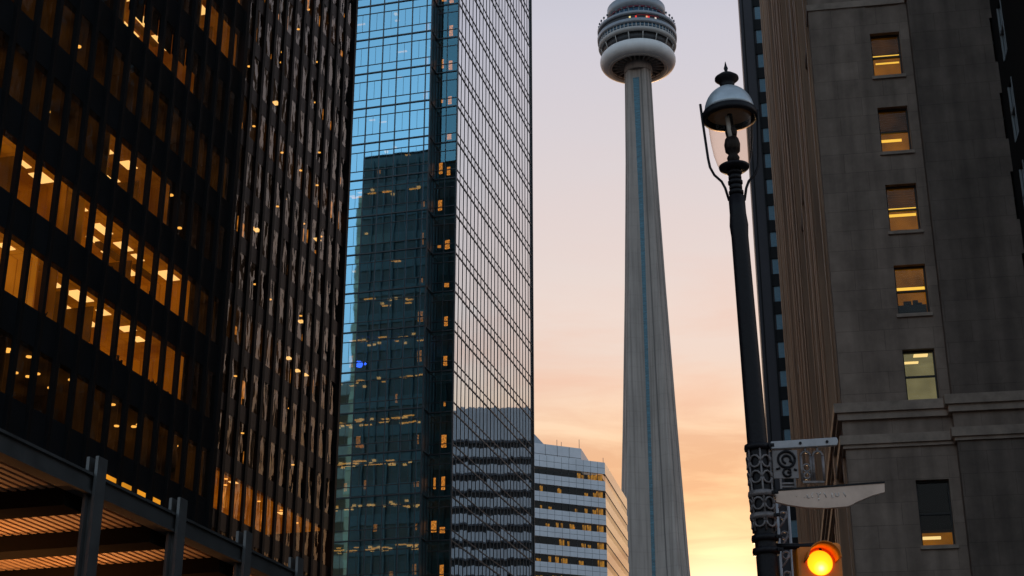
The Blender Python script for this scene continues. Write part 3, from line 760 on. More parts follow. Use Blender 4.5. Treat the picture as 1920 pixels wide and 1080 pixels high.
# ------------------------------------------------------------------ stone building
SX, SY = 13.0, 57.0
SBd = thing('stone_building', 'dark limestone building on the right with a moulded cornice and amber sash windows', 'building', (SX, SY, 0), 9.5)
def stone_mat(name, col, bw=1.5, bh=.62):
    m, t, o = newmat(name); b = N(t, 'ShaderNodeBsdfPrincipled', _Roughness=.85)
    tcn = N(t, 'ShaderNodeTexCoord'); sp_ = N(t, 'ShaderNodeSeparateXYZ'); t.links.new(tcn.outputs['Object'], sp_.inputs[0])
    cb = N(t, 'ShaderNodeCombineXYZ'); t.links.new(math_(t, 'ADD', sp_.outputs[0], sp_.outputs[1]), cb.inputs[0]); t.links.new(sp_.outputs[2], cb.inputs[1])
    br = N(t, 'ShaderNodeTexBrick', _Scale=1.0); br.inputs['Brick Width'].default_value = bw; br.inputs['Row Height'].default_value = bh
    br.inputs['Mortar Size'].default_value = .012; br.inputs['Mortar Smooth'].default_value = .3
    br.inputs['Color1'].default_value = (*col, 1); br.inputs['Color2'].default_value = (*[c*.86 for c in col], 1); br.inputs['Mortar'].default_value = (*[c*.64 for c in col], 1)
    t.links.new(cb.outputs[0], br.inputs['Vector'])
    n = N(t, 'ShaderNodeTexNoise', _Scale=.7, _Detail=8., _Roughness=.65); t.links.new(tcn.outputs['Object'], n.inputs['Vector'])
    mr = N(t, 'ShaderNodeMapRange'); mr.inputs[1].default_value = .3; mr.inputs[2].default_value = .72; mr.inputs[3].default_value = .66; mr.inputs[4].default_value = 1.2; t.links.new(n.outputs[0], mr.inputs[0])
    mpn = N(t, 'ShaderNodeMapping'); mpn.inputs['Scale'].default_value = (1.5, 1.5, .06); t.links.new(tcn.outputs['Object'], mpn.inputs[0])
    n2 = N(t, 'ShaderNodeTexNoise', _Scale=1.0, _Detail=5.); t.links.new(mpn.outputs[0], n2.inputs['Vector'])
    mr2 = N(t, 'ShaderNodeMapRange'); mr2.inputs[1].default_value = .4; mr2.inputs[2].default_value = .75; mr2.inputs[3].default_value = 1.0; mr2.inputs[4].default_value = .55; t.links.new(n2.outputs[0], mr2.inputs[0])
    f = math_(t, 'MULTIPLY', mr.outputs[0], mr2.outputs[0]); cv = N(t, 'ShaderNodeCombineColor')
    for k in range(3): t.links.new(f, cv.inputs[k])
    t.links.new(mixc(t, 1.0, br.outputs[0], cv.outputs[0], 'MULTIPLY'), b.inputs['Base Color'])
    n3 = N(t, 'ShaderNodeTexNoise', _Scale=14., _Detail=5.); t.links.new(tcn.outputs['Object'], n3.inputs['Vector'])
    hgt = math_(t, 'ADD', math_(t, 'MULTIPLY', n3.outputs[0], .5), math_(t, 'MULTIPLY', br.outputs['Fac'], -1.0))
    bp = N(t, 'ShaderNodeBump', _Strength=.5, _Distance=.012); t.links.new(hgt, bp.inputs['Height']); t.links.new(bp.outputs[0], b.inputs['Normal'])
    t.links.new(b.outputs[0], o.inputs[0]); return m
M['stone'] = stone_mat('limestone', (.44, .325, .26), 1.9, .88)
M['stone_shaded'] = stone_mat('shaded_limestone', (.26, .195, .16), 1.9, .88)  # limestone copy with the corner's shade darkened into its colour
M['stone_trim'] = pbr('limestone_trim', (.44, .335, .27), .8, var=.3, scale=1.2, bump=.2, bscale=12)
HS = 128.; LS = 84.
wins = [(34.37 + 3.63*(k), 2.14) for k in range(-4, 8)] + [(14.12, 2.56)]      # (sill, height)
WY0, WY1 = -3.76, -2.52
# front wall with real openings: pieces between and around the windows
m = MB()
m.box(0, .6, WY1, 0, 0, HS); m.box(0, .6, -4.17, WY0, 0, HS)
zz_ = sorted(wins); zcur = 0
for z0, h in zz_:
    m.box(0, .6, WY0, WY1, zcur, z0); zcur = z0 + h
m.box(0, .6, WY0, WY1, zcur, HS)
m.build('wall', M['stone'], SBd)
# projecting pavilion to the right
PX = -.5; PY0, PY1 = -8.72, -7.46
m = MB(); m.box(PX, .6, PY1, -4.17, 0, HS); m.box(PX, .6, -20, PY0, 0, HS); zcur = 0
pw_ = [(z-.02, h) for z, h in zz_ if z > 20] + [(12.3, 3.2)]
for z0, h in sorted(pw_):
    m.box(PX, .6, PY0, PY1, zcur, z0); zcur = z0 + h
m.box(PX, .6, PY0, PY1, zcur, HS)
m.build('pavilion_wall', M['stone_shaded'], SBd)
m = MB(); m.box(3.2, LS, -22, -.9, 0, HS-.4); m.box(.6, 3.2, -22, -9.2, 0, HS-.4); m.build('core', M['concrete_dark'], SBd)
# cornice: profiled courses that break forward round the pavilion
def course(mb, z0, z1, pr):
    mb.box(-pr, .02, -4.17+.0, pr, z0, z1)             # front run, wraps the corner
    mb.box(.02, LS, 0, pr, z0, z1)
    mb.box(PX-pr, PX+.02, -20, -4.17+pr, z0, z1); mb.box(PX+.02, -pr, -4.16, -4.17+pr, z0, z1)
for nm, z0, z1, pr in (('cornice_course', 19.42, 19.80, .34), ('cornice_course', 19.14, 19.42, .22), ('cornice_course', 18.16, 18.52, .20), ('cornice_course', 18.02, 18.16, .10)):
    mb = MB(); course(mb, z0, z1, pr); mb.build(nm, M['stone_trim'], SBd)
m = MB(); course(m, 18.52, 19.14, .06); m.build('frieze', M['stone'], SBd)
m = MB(); course(m, 37.9, 38.2, .06); m.build('string_course', M['stone_trim'], SBd)
# sash windows
M['sash'] = pbr('dark_sash', (.015, .013, .012), .5)
M['sash_glass'] = glass('sash_glass', (.8, .8, .8), (.95, .92, .88), .02, .8, wav=.004)
M['shade'] = emit('amber_shade', (.34, .122, .004), .46, var=.35, scale=1.2, base=(.05, .03, .01))  # walls and blinds carry the room's lamplight as emission
M['shade_dim'] = emit('dim_shade', (.30, .11, .010), .12, var=.5, scale=1.2, base=(.007, .005, .003))
M['shade_mid'] = emit('mid_shade', (.32, .12, .008), .34, var=.5, scale=1.2, base=(.007, .005, .003))
M['shade_dark'] = emit('dark_shade', (.30, .11, .010), .07, var=.6, scale=1.2, base=(.007, .005, .003))
M['shade_grey'] = emit('grey_green_room', (.30, .27, .13), .42, var=.25, scale=1.5, base=(.1, .1, .06))
M['tube'] = emit('tube_lamp', (1.0, .58, .07), 1.0)
M['tube_y'] = emit('office_tube', (1.0, .72, .28), 1.0)
M['dark_room'] = emit('dark_room', (.1, .05, .02), .03, base=(.02, .02, .02))
SPEC = [(.50, 'shade_dim', [(.53, .565, 0, 1, .05), (.43, .455, 0, .9, .25)], 0),
        (.52, 'shade_dark', [(.37, .42, .22, 1, .3), (.05, .13, 0, 1, .3)], 0),
        (.50, 'shade_dim', [(.53, .56, 0, 1, .05), (.42, .47, 0, 1, .2)], .05),
        (.60, 'shade_mid', [(.55, .60, 0, 1, .05)], .27)]
def sash_window(z0, h, y0=WY0, y1=WY1, x=0., style=0, sill=True, n=0):
    w = MB(); fx = x + .30
    w.box(fx-.05, fx+.05, y0, y0+.06, z0, z0+h); w.box(fx-.05, fx+.05, y1-.06, y1, z0, z0+h); w.box(fx-.05, fx+.05, y0+.06, y1-.06, z0+h-.07, z0+h); w.box(fx-.05, fx+.05, y0+.06, y1-.06, z0, z0+.07)
    w.box(fx-.06, fx+.04, y0+.06, y1-.06, z0+h*.5-.04, z0+h*.5+.03)
    win = w.build('window', M['sash'], SBd)
    p = MB(); p.quad((fx, y0+.05, z0+.05), (fx, y1-.05, z0+.05), (fx, y1-.05, z0+h-.05), (fx, y0+.05, z0+h-.05)); p.build('pane', M['sash_glass'], win)
    if sill: s = MB(); s.box(x-.10, x+.25, y0-.08, y1+.08, z0-.13, z0+.01); s.build('sill', M['stone_trim'], win)
    # the room behind
    r_ = MB(); xb = x+2.6; zt_ = z0+h+.15; zb_ = z0-.3
    r_.quad((fx+.06, y0-.4, zt_), (fx+.06, y1+.4, zt_), (xb, y1+.4, zt_), (xb, y0-.4, zt_)); r_.quad((xb, y0-.4, zb_), (xb, y1+.4, zb_), (xb, y1+.4, zt_), (xb, y0-.4, zt_))
    for yy in (y0-.4, y1+.4): r_.quad((fx+.06, yy, zb_), (xb, yy, zb_), (xb, yy, zt_), (fx+.06, yy, zt_))
    r_.build('room', {0: M['shade'], 1: M['shade'], 2: M['shade_grey'], 3: M['dark_room']}[style], win)
    if style in (0, 1):
        sp = SPEC[n % len(SPEC)]
        up = MB(); nsl = 9; zl = z0 + h*sp[0]; top_ = z0 + h            # a slatted blind over the upper sash
        for q in range(nsl): up.box(fx+.10, fx+.13, y0+.05, y1-.05, zl + (top_-zl)*q/nsl, zl + (top_-zl)*(q+.86)/nsl)
        up.build('blind', M[sp[1]], win)
        for f0_, f1_, ya, yb, dd in sp[2]:
            t_ = MB(); t_.box(fx+dd, fx+dd+.05, y0+.07+(1.1*ya), y0+.07+1.1*yb, z0+h*f0_, z0+h*f1_); t_.build('tube_lamp', M['tube'], win)
        if sp[3]:
            t_ = MB(); t_.box(fx+.2, fx+.3, y0+.05, y1-.05, z0, z0+h*sp[3])
            for q in range(4): w_ = random.uniform(.1, .3); xx = random.uniform(y0+.1, y1-.4); t_.box(fx+.18, fx+.28, xx, xx+w_, z0+h*sp[3], z0+h*sp[3]+random.uniform(.05, .22))
            t_.build('desk', M['clutter'], win)
    if style == 2:
        for (ya, yb, xa, xb2) in ((y0+.15, y0+.70, .7, 1.0), (y0+.45, y0+1.05, 1.6, 1.8)):
            t_ = MB(); t_.box(fx+xa, fx+xb2, ya, yb, zt_-.06, zt_-.02); t_.build('tube_lamp', M['tube_y'], win)
    if style == 3:
        up = MB(); up.box(fx+.10, fx+.12, y0+.05, y1-.05, z0+h*.27, z0+h); up.build('blind', M['blind'], win)
        t_ = MB(); t_.box(fx+.35, fx+.45, y0+.45, y1-.12, z0+.40, z0+.50); t_.build('tube_lamp', M['tube_y'], win)
        t_ = MB(); t_.quad((fx+.5, y0, z0), (fx+.5, y1, z0), (fx+.5, y1, z0+h*.26), (fx+.5, y0, z0+h*.26)); t_.build('lit_shade', M['shade'], win)
    return win
for z0, h in wins:
    st_ = 2 if abs(z0-19.85) < .2 else 3 if z0 < 15 else 0
    sash_window(z0, h, style=st_, sill=st_ != 2, n=int(round((34.37-z0)/3.63)))
for i, (z0, h) in enumerate(sorted(pw_)):
    win = sash_window(z0, h, PY0, PY1, PX, 3 if z0 < 15 else 4, True) if False else None
    w = MB(); fx = PX+.3
    w.box(fx-.05, fx+.05, PY1-.06, PY1, z0, z0+h); w.box(fx-.05, fx+.05, PY0, PY0+.06, z0, z0+h); w.box(fx-.06, fx+.04, PY0+.06, PY1-.06, z0+h*.5-.04, z0+h*.5+.04); w.box(fx-.05, fx+.05, PY0+.06, PY1-.06, z0+h-.07, z0+h); w.box(fx-.05, fx+.05, PY0+.06, PY1-.06, z0, z0+.07)
    win = w.build('window', M['sash'], SBd)
    p = MB(); p.quad((fx, PY0+.05, z0+.05), (fx, PY1-.05, z0+.05), (fx, PY1-.05, z0+h-.05), (fx, PY0+.05, z0+h-.05)); p.build('pane', M['sash_glass'], win)
    r_ = MB(); r_.box(fx+.4, fx+1.9, PY0-.3, PY1+.3, z0-.3, z0+h+.3); r_.build('room', M['dark_room'], win)
    for zz2 in (z0+.25, z0+h*.72):
        t_ = MB(); t_.box(fx+.25, fx+.33, PY1-.42, PY1-.26, zz2, zz2+.1); t_.build('desk_lamp', M['tube'], win)
# street face: piers, windows between them
m = MB(); m.box(.6, LS, -.9, -.35, 0, HS); m.build('street_wall', M['stone'], SBd)
M['pier'] = pbr('sunset_warm_pier', (.46, .27, .165), .48, spec=.35, var=.45, scale=1.6, stretch=(1, 1, .05), bump=.3, bscale=8)  # weathered stone with the sunset's warmth put into its colour
pier = None; nb = 22; pb_ = (LS-1.2)/nb
for i in range(nb):
    x = 1.2 + i*pb_; dpt = random.choice((0, .06, .14, .24)); pw_i = random.uniform(.75, 1.25)
    pm = MB(); pm.box(x, x+pw_i, -.4, .0+dpt, 0, HS); pm.box(x+.2, x+.5, .0+dpt, random.uniform(.05, .14)+dpt, 20, HS); pm.box(x+1.25, x+1.45, -.4, -.14, 0, HS)
    pm.build('pier', M['pier'], SBd, bevel=.03)
swin = MB(); swin.quad((0, 0, 0), (pb_-1.5, 0, 0), (pb_-1.5, 0, 2.2), (0, 0, 2.2)); sw0 = None; restw = MB()
for i in range(nb):
    for k in range(24):
        x = 1.2 + i*pb_ + 1.45; z = 12.5 + 3.63*k + 3.0
        if i < 7 and 2 <= k < 14:
            if sw0 is None: sw0 = swin.build('street_window', M['near_glass'], SBd); o = sw0
            else: o = copy(sw0)
            o.location = (x, -.30, z)
        else: restw.quad((x, -.30, z), (x+pb_-1.5, -.30, z), (x+pb_-1.5, -.30, z+2.2), (x, -.30, z+2.2))
tag(restw.build('street_window', M['near_glass'], SBd), kind='stuff')
m = MB(); m.box(-.3, LS+.2, -20, .25, HS, HS+1); m.build('roof', M['stone_trim'], SBd)

# ------------------------------------------------------------------ dark wing at the right edge
DW = thing('dark_wing', 'almost black building wing at the upper right corner with narrow teal windows seen edge on', 'building', (20.22, 54.3, 0), 9.5)
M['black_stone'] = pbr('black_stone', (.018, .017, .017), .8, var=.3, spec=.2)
m = MB(); m.box(-30, -1.32, -9, 0, 0, HS); m.box(-.35, 1.4, -9, 0, 0, HS)  # long unseen stretch towards the viewer is added to shade the pavilion
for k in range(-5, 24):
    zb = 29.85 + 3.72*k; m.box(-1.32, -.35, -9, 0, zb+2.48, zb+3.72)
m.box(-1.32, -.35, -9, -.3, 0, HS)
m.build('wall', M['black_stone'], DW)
wq = MB(); wq.quad((-1.32, -.06, 0), (-.35, -.06, 0), (-.35, -.06, 2.48), (-1.32, -.06, 2.48)); w0 = None
fq = MB(); fq.box(-1.32, -1.22, -.05, .03, 0, 2.48); fq.box(-.45, -.35, -.05, .03, 0, 2.48); fq.box(-1.22, -.45, -.05, .03, 1.2, 1.28); f0 = None
M['pale_frame'] = pbr('pale_frame', (.30, .32, .33), .5)
for k in range(-4, 4):
    if w0 is None: w0 = wq.build('window', M['teal_pane'], DW); o = w0; f0 = fq.build('frame', M['pale_frame'], w0)
    else: o = copy(w0); copy(f0, parent=o)
    o.location = (0, 0, 29.85 + 3.72*k)

# ------------------------------------------------------------------ steel canopy, lower left
dc = 12.
CN = thing('steel_canopy', 'grey steel canopy at lower left with a warmly lit ribbed underside', 'canopy', (-math.cos(ta)*dc, math.sin(ta)*dc, 0), 16)
M['grey_steel'] = pbr('grey_steel', (.055, .055, .055), .5, metal=.2, var=.3, scale=1.5)
M['post_steel'] = pbr('post_steel', (.13, .13, .13), .36, metal=.55, var=.3, scale=1.2)
M['girder'] = pbr('matt_girder', (.012, .011, .010), .95, spec=.05)
M['soffit'] = pbr('ribbed_soffit', (.42, .30, .20), .55, var=.2, scale=1.)
ZB0, ZB1 = 7.27, 7.56
PXS = [4.2, 9.2, 14.2, 19.35, 21.92, 24.42, 26.72, 29.2, 31.7, 34.2, 36.7]
m = MB(); m.box(5, 38, 0, .16, ZB0, ZB1); m.box(5, 38, -.05, .21, ZB1-.03, ZB1+.012); m.box(5, 38, -.05, .21, ZB0-.012, ZB0+.03); m.build('fascia_beam', M['grey_steel'], CN)
m = MB(); m.box(-.13, .13, -.05, .0, 0, 7.83); m.box(-.03, .03, 0, .12, 0, 7.6); m.box(-.13, .13, .1, .15, 0, 7.83)
post = None
for x in PXS:
    if post is None: post = m.build('post', M['post_steel'], CN); o = post
    else: o = copy(post)
    o.location = (x, -.06, 0)
# ribbed soffit between cross girders
for a_, b_ in zip(PXS, PXS[1:]):
    s_ = MB(); y = .3
    while y < 9.5:
        s_.box(a_+.30, b_-.30, y, y+.09, 7.34, 7.42); s_.box(a_+.30, b_-.30, y+.09, y+.16, 7.39, 7.42); y += .16
    s_.build('soffit_panel', M['soffit'], CN)
gm = MB(); gm.box(-.28, .28, .3, 10, 7.08, 7.5); g0 = None
for x in PXS:
    if g0 is None: g0 = gm.build('cross_girder', M['girder'], CN); o = g0
    else: o = copy(g0)
    o.location = (x, 0, 0)
m = MB(); m.box(5, 38, 0.2, 10, 7.62, 7.7); m.build('roof', M['black_steel'], CN)
M['uplight_lens'] = emit('uplight_lens', (1.0, .55, .18), 2.0)
for i, x in enumerate(PXS[2:-1]):
    u = thing('uplight', 'small forked uplight on a thin stem under the steel canopy', 'light fitting', (0, 0, 0), group='uplights under the canopy')
    lx, ly = x + 1.2, 3.4
    wx = CN.location.x + lx*math.sin(ta) - ly*math.cos(ta); wy = CN.location.y + lx*math.cos(ta) + ly*math.sin(ta)
    u.location = (wx, wy, 0); u.rotation_euler = (0, 0, R(90-16))
    p = MB(); p.tube([(0, 0, 0), (0, 0, 4.9)], .03, 6); p.build('stem', M['black_steel'], u)
    p = MB(); p.tube([(0, -.18, 5.08), (0, -.1, 4.92), (0, 0, 4.86), (0, .1, 4.92), (0, .18, 5.08)], .025, 6); p.build('fork', M['black_steel'], u)
    p = MB(); p.lathe([(.06, 4.98), (.10, 5.1), (.09, 5.1), (.05, 5.0)], 12, closed=True); hd = p.build('head', M['black_steel'], u)
    p = MB(); p.lathe([(.001, 5.09), (.085, 5.09)], 12); p.build('lens', M['uplight_lens'], hd)
    ld = bpy.data.lights.new('uplight_lamp', 'SPOT'); ld.energy = 240.; ld.color = (1.0, .40, .12); ld.spot_size = R(150); ld.spot_blend = .8; ld.shadow_soft_size = .08
    lo = bpy.data.objects.new('uplight_lamp', ld); COL.objects.link(lo); lo.parent = u; lo.location = (0, 0, 5.14); lo.rotation_euler = (R(180), 0, 0)
pvn = MB(); pvn.box(5, 38, 10., 10.3, 0, 7.6)
PV = thing('pavilion', 'black pavilion wall under the steel canopy', 'building', (-math.cos(ta)*dc, math.sin(ta)*dc, 0), 16)
pvn.build('wall', M['black_steel'], PV)

# ------------------------------------------------------------------ street lamp with lantern
LN = thing('street_lamp', 'black lamp post with an old style glass lantern under a pale domed cap', 'street lamp', (1.945, 11, 0), rot=(0, R(-1.15), 0))
M['cast_black'] = pbr('cast_black', (.007, .005, .007), .5, spec=.22, var=.3, scale=6., bump=.2, bscale=40)
M['zinc'] = pbr('pale_zinc', (.52, .56, .60), .40, metal=.4, var=.15, scale=8.)
M['reflector'] = pbr('brown_reflector', (.62, .34, .17), .6, spec=.2, var=.2, scale=10.)
M['globe'] = glass('globe_glass', (.95, .80, .7), (.95, .85, .78), .004, .35, wav=.003, rough=.05)
LN_p = MB(); LN_p.lathe([(.17, 0), (.17, .5), (.14, .6), (.12, 1.0), (.085, 1.15), (.08, 3.6), (.075, 5.2), (.068, 6.6), (.075, 6.7), (.066, 6.8), (.066, 6.95)], 24)
LN_p.build('post', M['cast_black'], LN)
m = MB()
for k in range(7):
    z = 6.92 + k*.045; m.lathe([(.046, z), (.060 if k % 2 else .053, z+.012), (.060 if k % 2 else .053, z+.033), (.046, z+.045)], 20)
m.build('fluted_collar', M['cast_black'], LN)
m = MB(); m.lathe([(.045, 7.175), (.095, 7.185), (.120, 7.205), (.124, 7.222), (.112, 7.224), (.09, 7.205), (.04, 7.195)], 28, closed=True); m.build('cup', M['cast_black'], LN)
m = MB(); m.lathe([(.114, 7.215), (.132, 7.25), (.156, 7.34), (.172, 7.46), (.180, 7.58), (.186, 7.68)], 40); m.f = [f for f in m.f if len(f) == 4]; m.sm = [True]*len(m.f); m.build('globe', M['globe'], LN)
m = MB(); m.lathe([(.19, 7.655), (.222, 7.655), (.226, 7.68), (.222, 7.715), (.20, 7.725), (.185, 7.70)], 40, closed=True); m.build('rim', M['cast_black'], LN)
m = MB(); m.lathe([(.205, 7.72)] + [(.205*math.cos(R(a_)), 7.72 + .235*math.sin(R(a_))) for a_ in range(8, 72, 8)] + [(.06, 7.95)], 40); m.build('dome', M['zinc'], LN)
m = MB(); m.lathe([(.187, 7.70), (.16, 7.73), (.10, 7.76), (.03, 7.77)], 32); m.build('reflector', M['reflector'], LN)
m = MB(); m.lathe([(.064, 7.93), (.058, 7.97), (.066, 8.0), (.10, 8.03), (.098, 8.045), (.06, 8.075), (.02, 8.095), (.012, 8.11), (.018, 8.135), (.010, 8.16), (.002, 8.20)], 24); m.build('finial', M['cast_black'], LN)
m = MB(); m.lathe([(.03, 7.23), (.045, 7.27), (.052, 7.30), (.035, 7.335), (.06, 7.36), (.066, 7.42), (.055, 7.47), (.04, 7.49)], 20); m.build('lamp_base', M['cast_black'], LN)
m = MB(); m.tube([(-.012, -.03, 7.45), (-.03, -.04, 7.66)], .018, 10); m.build('bulb', pbr('frosted_bulb', (.55, .60, .62), .3, var=.1), LN)
m = MB(); m.lathe([(.04, 7.48), (.05, 7.54), (.028, 7.60), (.02, 7.72)], 16); m.build('burner', M['cast_black'], LN)
for s_, zt_ in ((-1, 7.80), (1, 7.74)):
    m = MB(); m.tube([(s_*.235, 0, zt_), (s_*.228, 0, 7.66), (s_*.205, 0, 7.30), (s_*.195, 0, 7.22), (s_*.165, 0, 7.15), (s_*.11, 0, 7.09), (s_*.085, 0, 7.03), (s_*.062, 0, 6.92)], .011, 8)
    m.build('bracket_arm', M['cast_black'], LN)
m = MB(); m.tube([(0, -.232, 7.76), (0, -.225, 7.62), (0, -.20, 7.32), (0, -.15, 7.15), (0, -.062, 6.95)], .010, 8)
# collars and ornamental casting clamped on the post
M['worn_cast'] = pbr('worn_casting', (.17, .14, .135), .45, metal=.3, var=.45, scale=14., bump=.3, bscale=50)
for z in (4.86, 4.17, 4.075, 4.50, 4.33):
    m = MB(); m.lathe([(.07, z-.022), (.098, z-.022), (.102, z), (.098, z+.022), (.07, z+.022)], 24); m.build('collar', M['worn_cast'] if z in (4.5, 4.33) else M['cast_black'], LN)
    m = MB(); m.box(.07, .112, -.085, -.07, z-.012, z+.012); m.tube([(.092, -.10, z), (.092, -.06, z)], .009, 6); m.build('clamp_bolt', M['sign_bar'] if 'sign_bar' in M else M['cast_black'], LN)
m = MB()
for zc_ in (4.74, 4.62, 4.42, 4.29):
    for an in range(0, 360, 60):
        a_ = R(an); r_ = .088
        for dz_ in (-.045, .045):
            pts = [(r_*math.cos(a_+R(26)*math.sin(t_)), r_*math.sin(a_+R(26)*math.sin(t_)), zc_+dz_*math.cos(t_)) for t_ in [k*math.pi/6 for k in range(-3, 4)]]
            m.tube(pts, .009, 5)
for an in range(0, 360, 60): m.tube([(.086*math.cos(R(an+30)), .086*math.sin(R(an+30)), 4.22), (.086*math.cos(R(an+30)), .086*math.sin(R(an+30)), 4.85)], .009, 5)
m.build('ornamental_sleeve', M['worn_cast'], LN)

# ------------------------------------------------------------------ street sign on its bracket
SG = thing('street_sign', 'tapered grey street name sign under an ornate cast bracket on the lamp post', 'street sign', (1.865, 11, 0), rot=(0, 0, R(-3)))
M['sign_grey'] = pbr('sign_grey', (.46, .33, .265), .36, metal=.45, var=.15, scale=6.)
M['sign_bar'] = pbr('sign_bar', (.36, .34, .35), .45, metal=.3, var=.2, scale=8.)
def xz_plate(name, poly, y0, y1, mat, parent, bevel=0.):
    m = MB(); n = len(poly)
    m.v = [(x, y0, z) for x, z in poly] + [(x, y1, z) for x, z in poly]
    m.f = [tuple(range(n))[::-1], tuple(range(n, 2*n))] + [(k, (k+1) % n, n+(k+1) % n, n+k) for k in range(n)]; m.sm = [False]*len(m.f)
    return m.build(name, mat, parent, bevel)
xz_plate('top_bar', [(.08, 4.845), (.575, 4.868), (.585, 4.90), (.575, 4.932), (.08, 4.905)], -.02, .02, M['sign_bar'], SG, .006)
for x in (.30, .50):
    m = MB(); m.tube([(x, -.03, 4.875+x*.04), (x, .03, 4.875+x*.04)], .011, 8); m.build('bolt', M['cast_black'], SG)
def zz2(x): return 4.525 + (x-.09)*.058
poly = [(.085, zz2(.085)), (.90, zz2(.9)+.005), (.895, 4.503), (.80, 4.478), (.68, 4.430), (.645, 4.410), (.61, 4.398), (.45, 4.388), (.30, 4.396), (.18, 4.416), (.09, 4.44)]
blade = xz_plate('sign_blade', poly, -.014, .014, M['sign_grey'], SG, .004)
m = MB(); m.box(.085, .90, -.022, .022, zz2(.085), zz2(.085)+.012); e = m.build('blade_edge', M['cast_black'], SG); e.rotation_euler = (0, 0, 0)
for k in range(len(e.data.vertices)): 
    v = e.data.vertices[k]; v.co.z += (v.co.x-.09)*.06
# what is left of the worn lettering
def sp_(zx, zy): return (.0808 + (1440 + zx*.12 - 1450)*.003977, -.0155, 4.552 - (895 + zy*.12 - 915)*.00405)
M['worn_letters'] = pbr('worn_letters', (.66, .56, .50), .5, var=.5, scale=40.)
for st in (((424, 300), (430, 310)), ((545, 322), (552, 330)), ((592, 285), (594, 336)), ((594, 336), (632, 334)), ((686, 258), (660, 285), (662, 320), (680, 332)), ((742, 262), (768, 285), (757, 330)), ((770, 345), (764, 375)), ((800, 255), (790, 285)), ((850, 260), (866, 285), (886, 334)),
           ((975, 262), (975, 330)), ((960, 335), (992, 333)), ((1028, 270), (1032, 312), (1056, 322), (1078, 305), (1080, 262)), ((1150, 255), (1166, 285), (1186, 328))):
    wl_ = MB(); wl_.tube([sp_(*q) for q in st], .0042, 5); wl_.build('worn_letter', M['worn_letters'], SG)
# bracket castings: a plate with scrollwork, an arch, a lower lattice
cp = MB(); cp.box(.085, .275, -.008, .008, 4.62, 4.84); 
cp.build('cast_plate', pbr('cast_plate', (.20, .17, .165), .5, metal=.2, var=.3, scale=12.), SG, bevel=.004)
sc_ = MB(); sc_.ring((.19, -.014, 4.765), .062, .010); sc_.ring((.19, -.014, 4.765), .030, .009, a0=-40, a1=260); sc_.tube([(.22, -.014, 4.765), (.235, -.014, 4.735), (.25, -.014, 4.75)], .009, 6)
sc_.ring((.19, -.014, 4.665), .030, .009, a0=30, a1=330); sc_.tube([(.19, -.014, 4.665), (.22, -.014, 4.665)], .009, 6); sc_.tube([(.11, -.014, 4.69), (.14, -.014, 4.70)], .008, 6); sc_.tube([(.24, -.014, 4.69), (.262, -.014, 4.68)], .008, 6)
sc_.build('scrollwork', M['cast_black'], SG)
ar = MB()
for cx_ in (.335, .425):
    ar.ring((cx_, 0, 4.79), .036, .011, a0=0, a1=180)
    for s_ in (-1, 1): ar.tube([(cx_+s_*.036, 0, 4.79), (cx_+s_*.036, 0, 4.60)], .011, 6)
ar.ring((.335, 0, 4.70), .028, .009); ar.ring((.335, 0, 4.64), .022, .009); ar.box(.30, .46, -.008, .008, 4.585, 4.60); ar.tube([(.335, 0, 4.82), (.335, 0, 4.855)], .01, 6); ar.tube([(.425, 0, 4.82), (.425, 0, 4.86)], .01, 6)
ar.build('cast_arch', M['worn_cast'], SG)
lo_ = MB(); 
for z in (4.59, 4.565): lo_.box(.13, .25, -.008, .008, z-.012, z)
lo_.box(.13, .145, -.01, .01, 4.535, 4.62); lo_.box(.235, .25, -.01, .01, 4.535, 4.62); lo_.build('lower_casting', M['worn_cast'], SG)
# lattice pole behind the sign
LP = thing('ornamental_pole', 'slim grey lattice pole just behind the lamp post and under the sign', 'pole', (2.17, 11.9, 0))
m = MB()
for s_ in (-.045, .045): m.tube([(s_, 0, 0), (s_, 0, 4.75)], .012, 6)
m.build('rail', M['sign_bar'], LP)
m = MB()
for k in range(28):
    z = .3 + k*.16
    m.tube([(-.04, 0, z), (0, 0, z+.05), (.04, 0, z+.14)], .010, 5); m.ring((0, 0, z+.10), .030, .009, seg=12)
m.build('lattice', M['worn_cast'], LP)

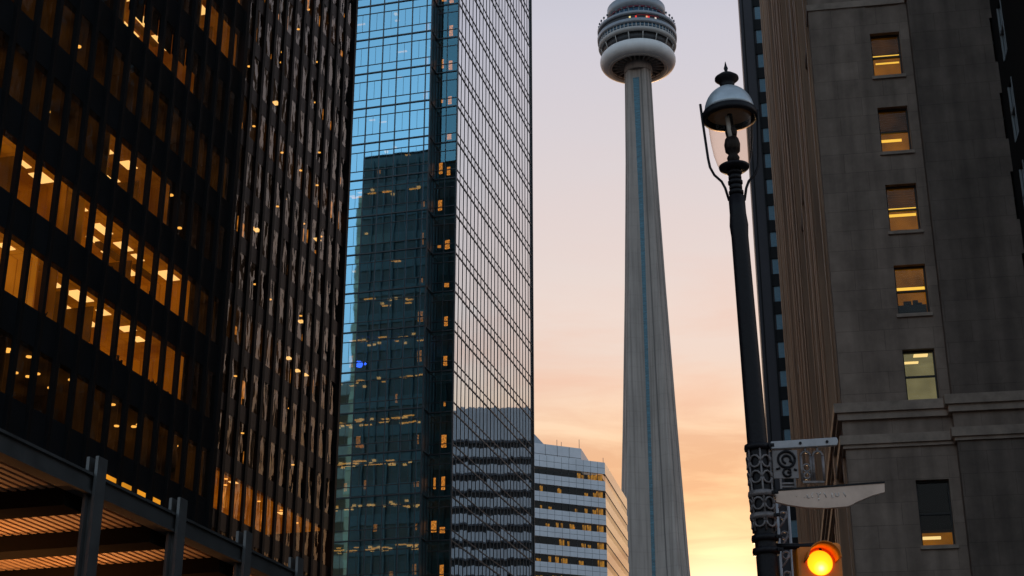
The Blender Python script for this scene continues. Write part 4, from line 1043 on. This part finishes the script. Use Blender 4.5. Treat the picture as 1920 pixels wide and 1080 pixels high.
# ------------------------------------------------------------------ traffic signal
TS = thing('traffic_signal', 'yellow traffic signal glowing amber on an arm from the lamp post', 'traffic light', (2.25, 11, 0))
M['signal_yellow_glow'] = pbr('signal_yellow_glow', (.75, .19, .008), .5, var=.2, scale=6.)  # yellow paint with the glow of the lens put into its colour
m = MB(); m.tube([(-.40, .02, 4.115), (-.05, .02, 4.12), (.0, .02, 4.13), (.02, .02, 4.06)], .024, 8); m.build('arm', M['cast_black'], TS)
for i, zc_ in enumerate((3.99, 3.67, 3.35)):
    m = MB(); m.box(-.165, .165, 0, .2, zc_-.155, zc_+.155); hs = m.build('housing', M['signal_yellow_glow'], TS, bevel=.025)
    m = MB(); m.lathe([(.118, 0), (.122, .20), (.114, .20), (.110, 0)], 36, closed=True, a0=2, a1=178); vs = m.build('visor', M['signal_yellow_glow'], hs)
    vs.location = (0, 0.0, zc_); vs.rotation_euler = (R(90), 0, 0)
    m = MB(); m.lathe([(.092, 0), (.085, .015), (.06, .03), (.025, .038), (.001, .039)], 32)
    if i == 0:
        mm, t, o_ = newmat('amber_lens'); em = N(t, 'ShaderNodeEmission')
        tcn = N(t, 'ShaderNodeTexCoord'); vd = N(t, 'ShaderNodeVectorMath', operation='DISTANCE'); vd.inputs[1].default_value = (0.0, -.045, .035); t.links.new(tcn.outputs['Object'], vd.inputs[0])
        rp = ramp(t, [(0., (1.0, .85, .30)), (.028, (1.0, .60, .06)), (.055, (1.0, .37, .008)), (.15, (1.0, .20, .003))], 'LINEAR'); t.links.new(vd.outputs['Value'], rp.inputs[0]); t.links.new(rp.outputs[0], em.inputs[0]); em.inputs[1].default_value = 2.6
        t.links.new(em.outputs[0], o_.inputs[0]); lm = mm
    else: lm = pbr('unlit_lens', (.05, .02, .01), .2)
    l_ = m.build('lens', lm, hs); l_.location = (0, -.005, zc_); l_.rotation_euler = (R(90), 0, 0)

# ------------------------------------------------------------------ dark block mirrored low in the glass tower
MT = thing('dark_block', 'dark office block across the plaza seen mirrored in the blue glass face', 'office block', (-96, 34, 0), 16)
m = MB(); m.box(-20, 20, -10, 22, 0, 86); m.build('wall', M['black_spandrel'], MT)
m = MB()
for k in range(22): m.box(20, 20.2, -10, 22, 4+k*3.8, 6+k*3.8)
m.build('ribbon_window', M['pod_glass'], MT)
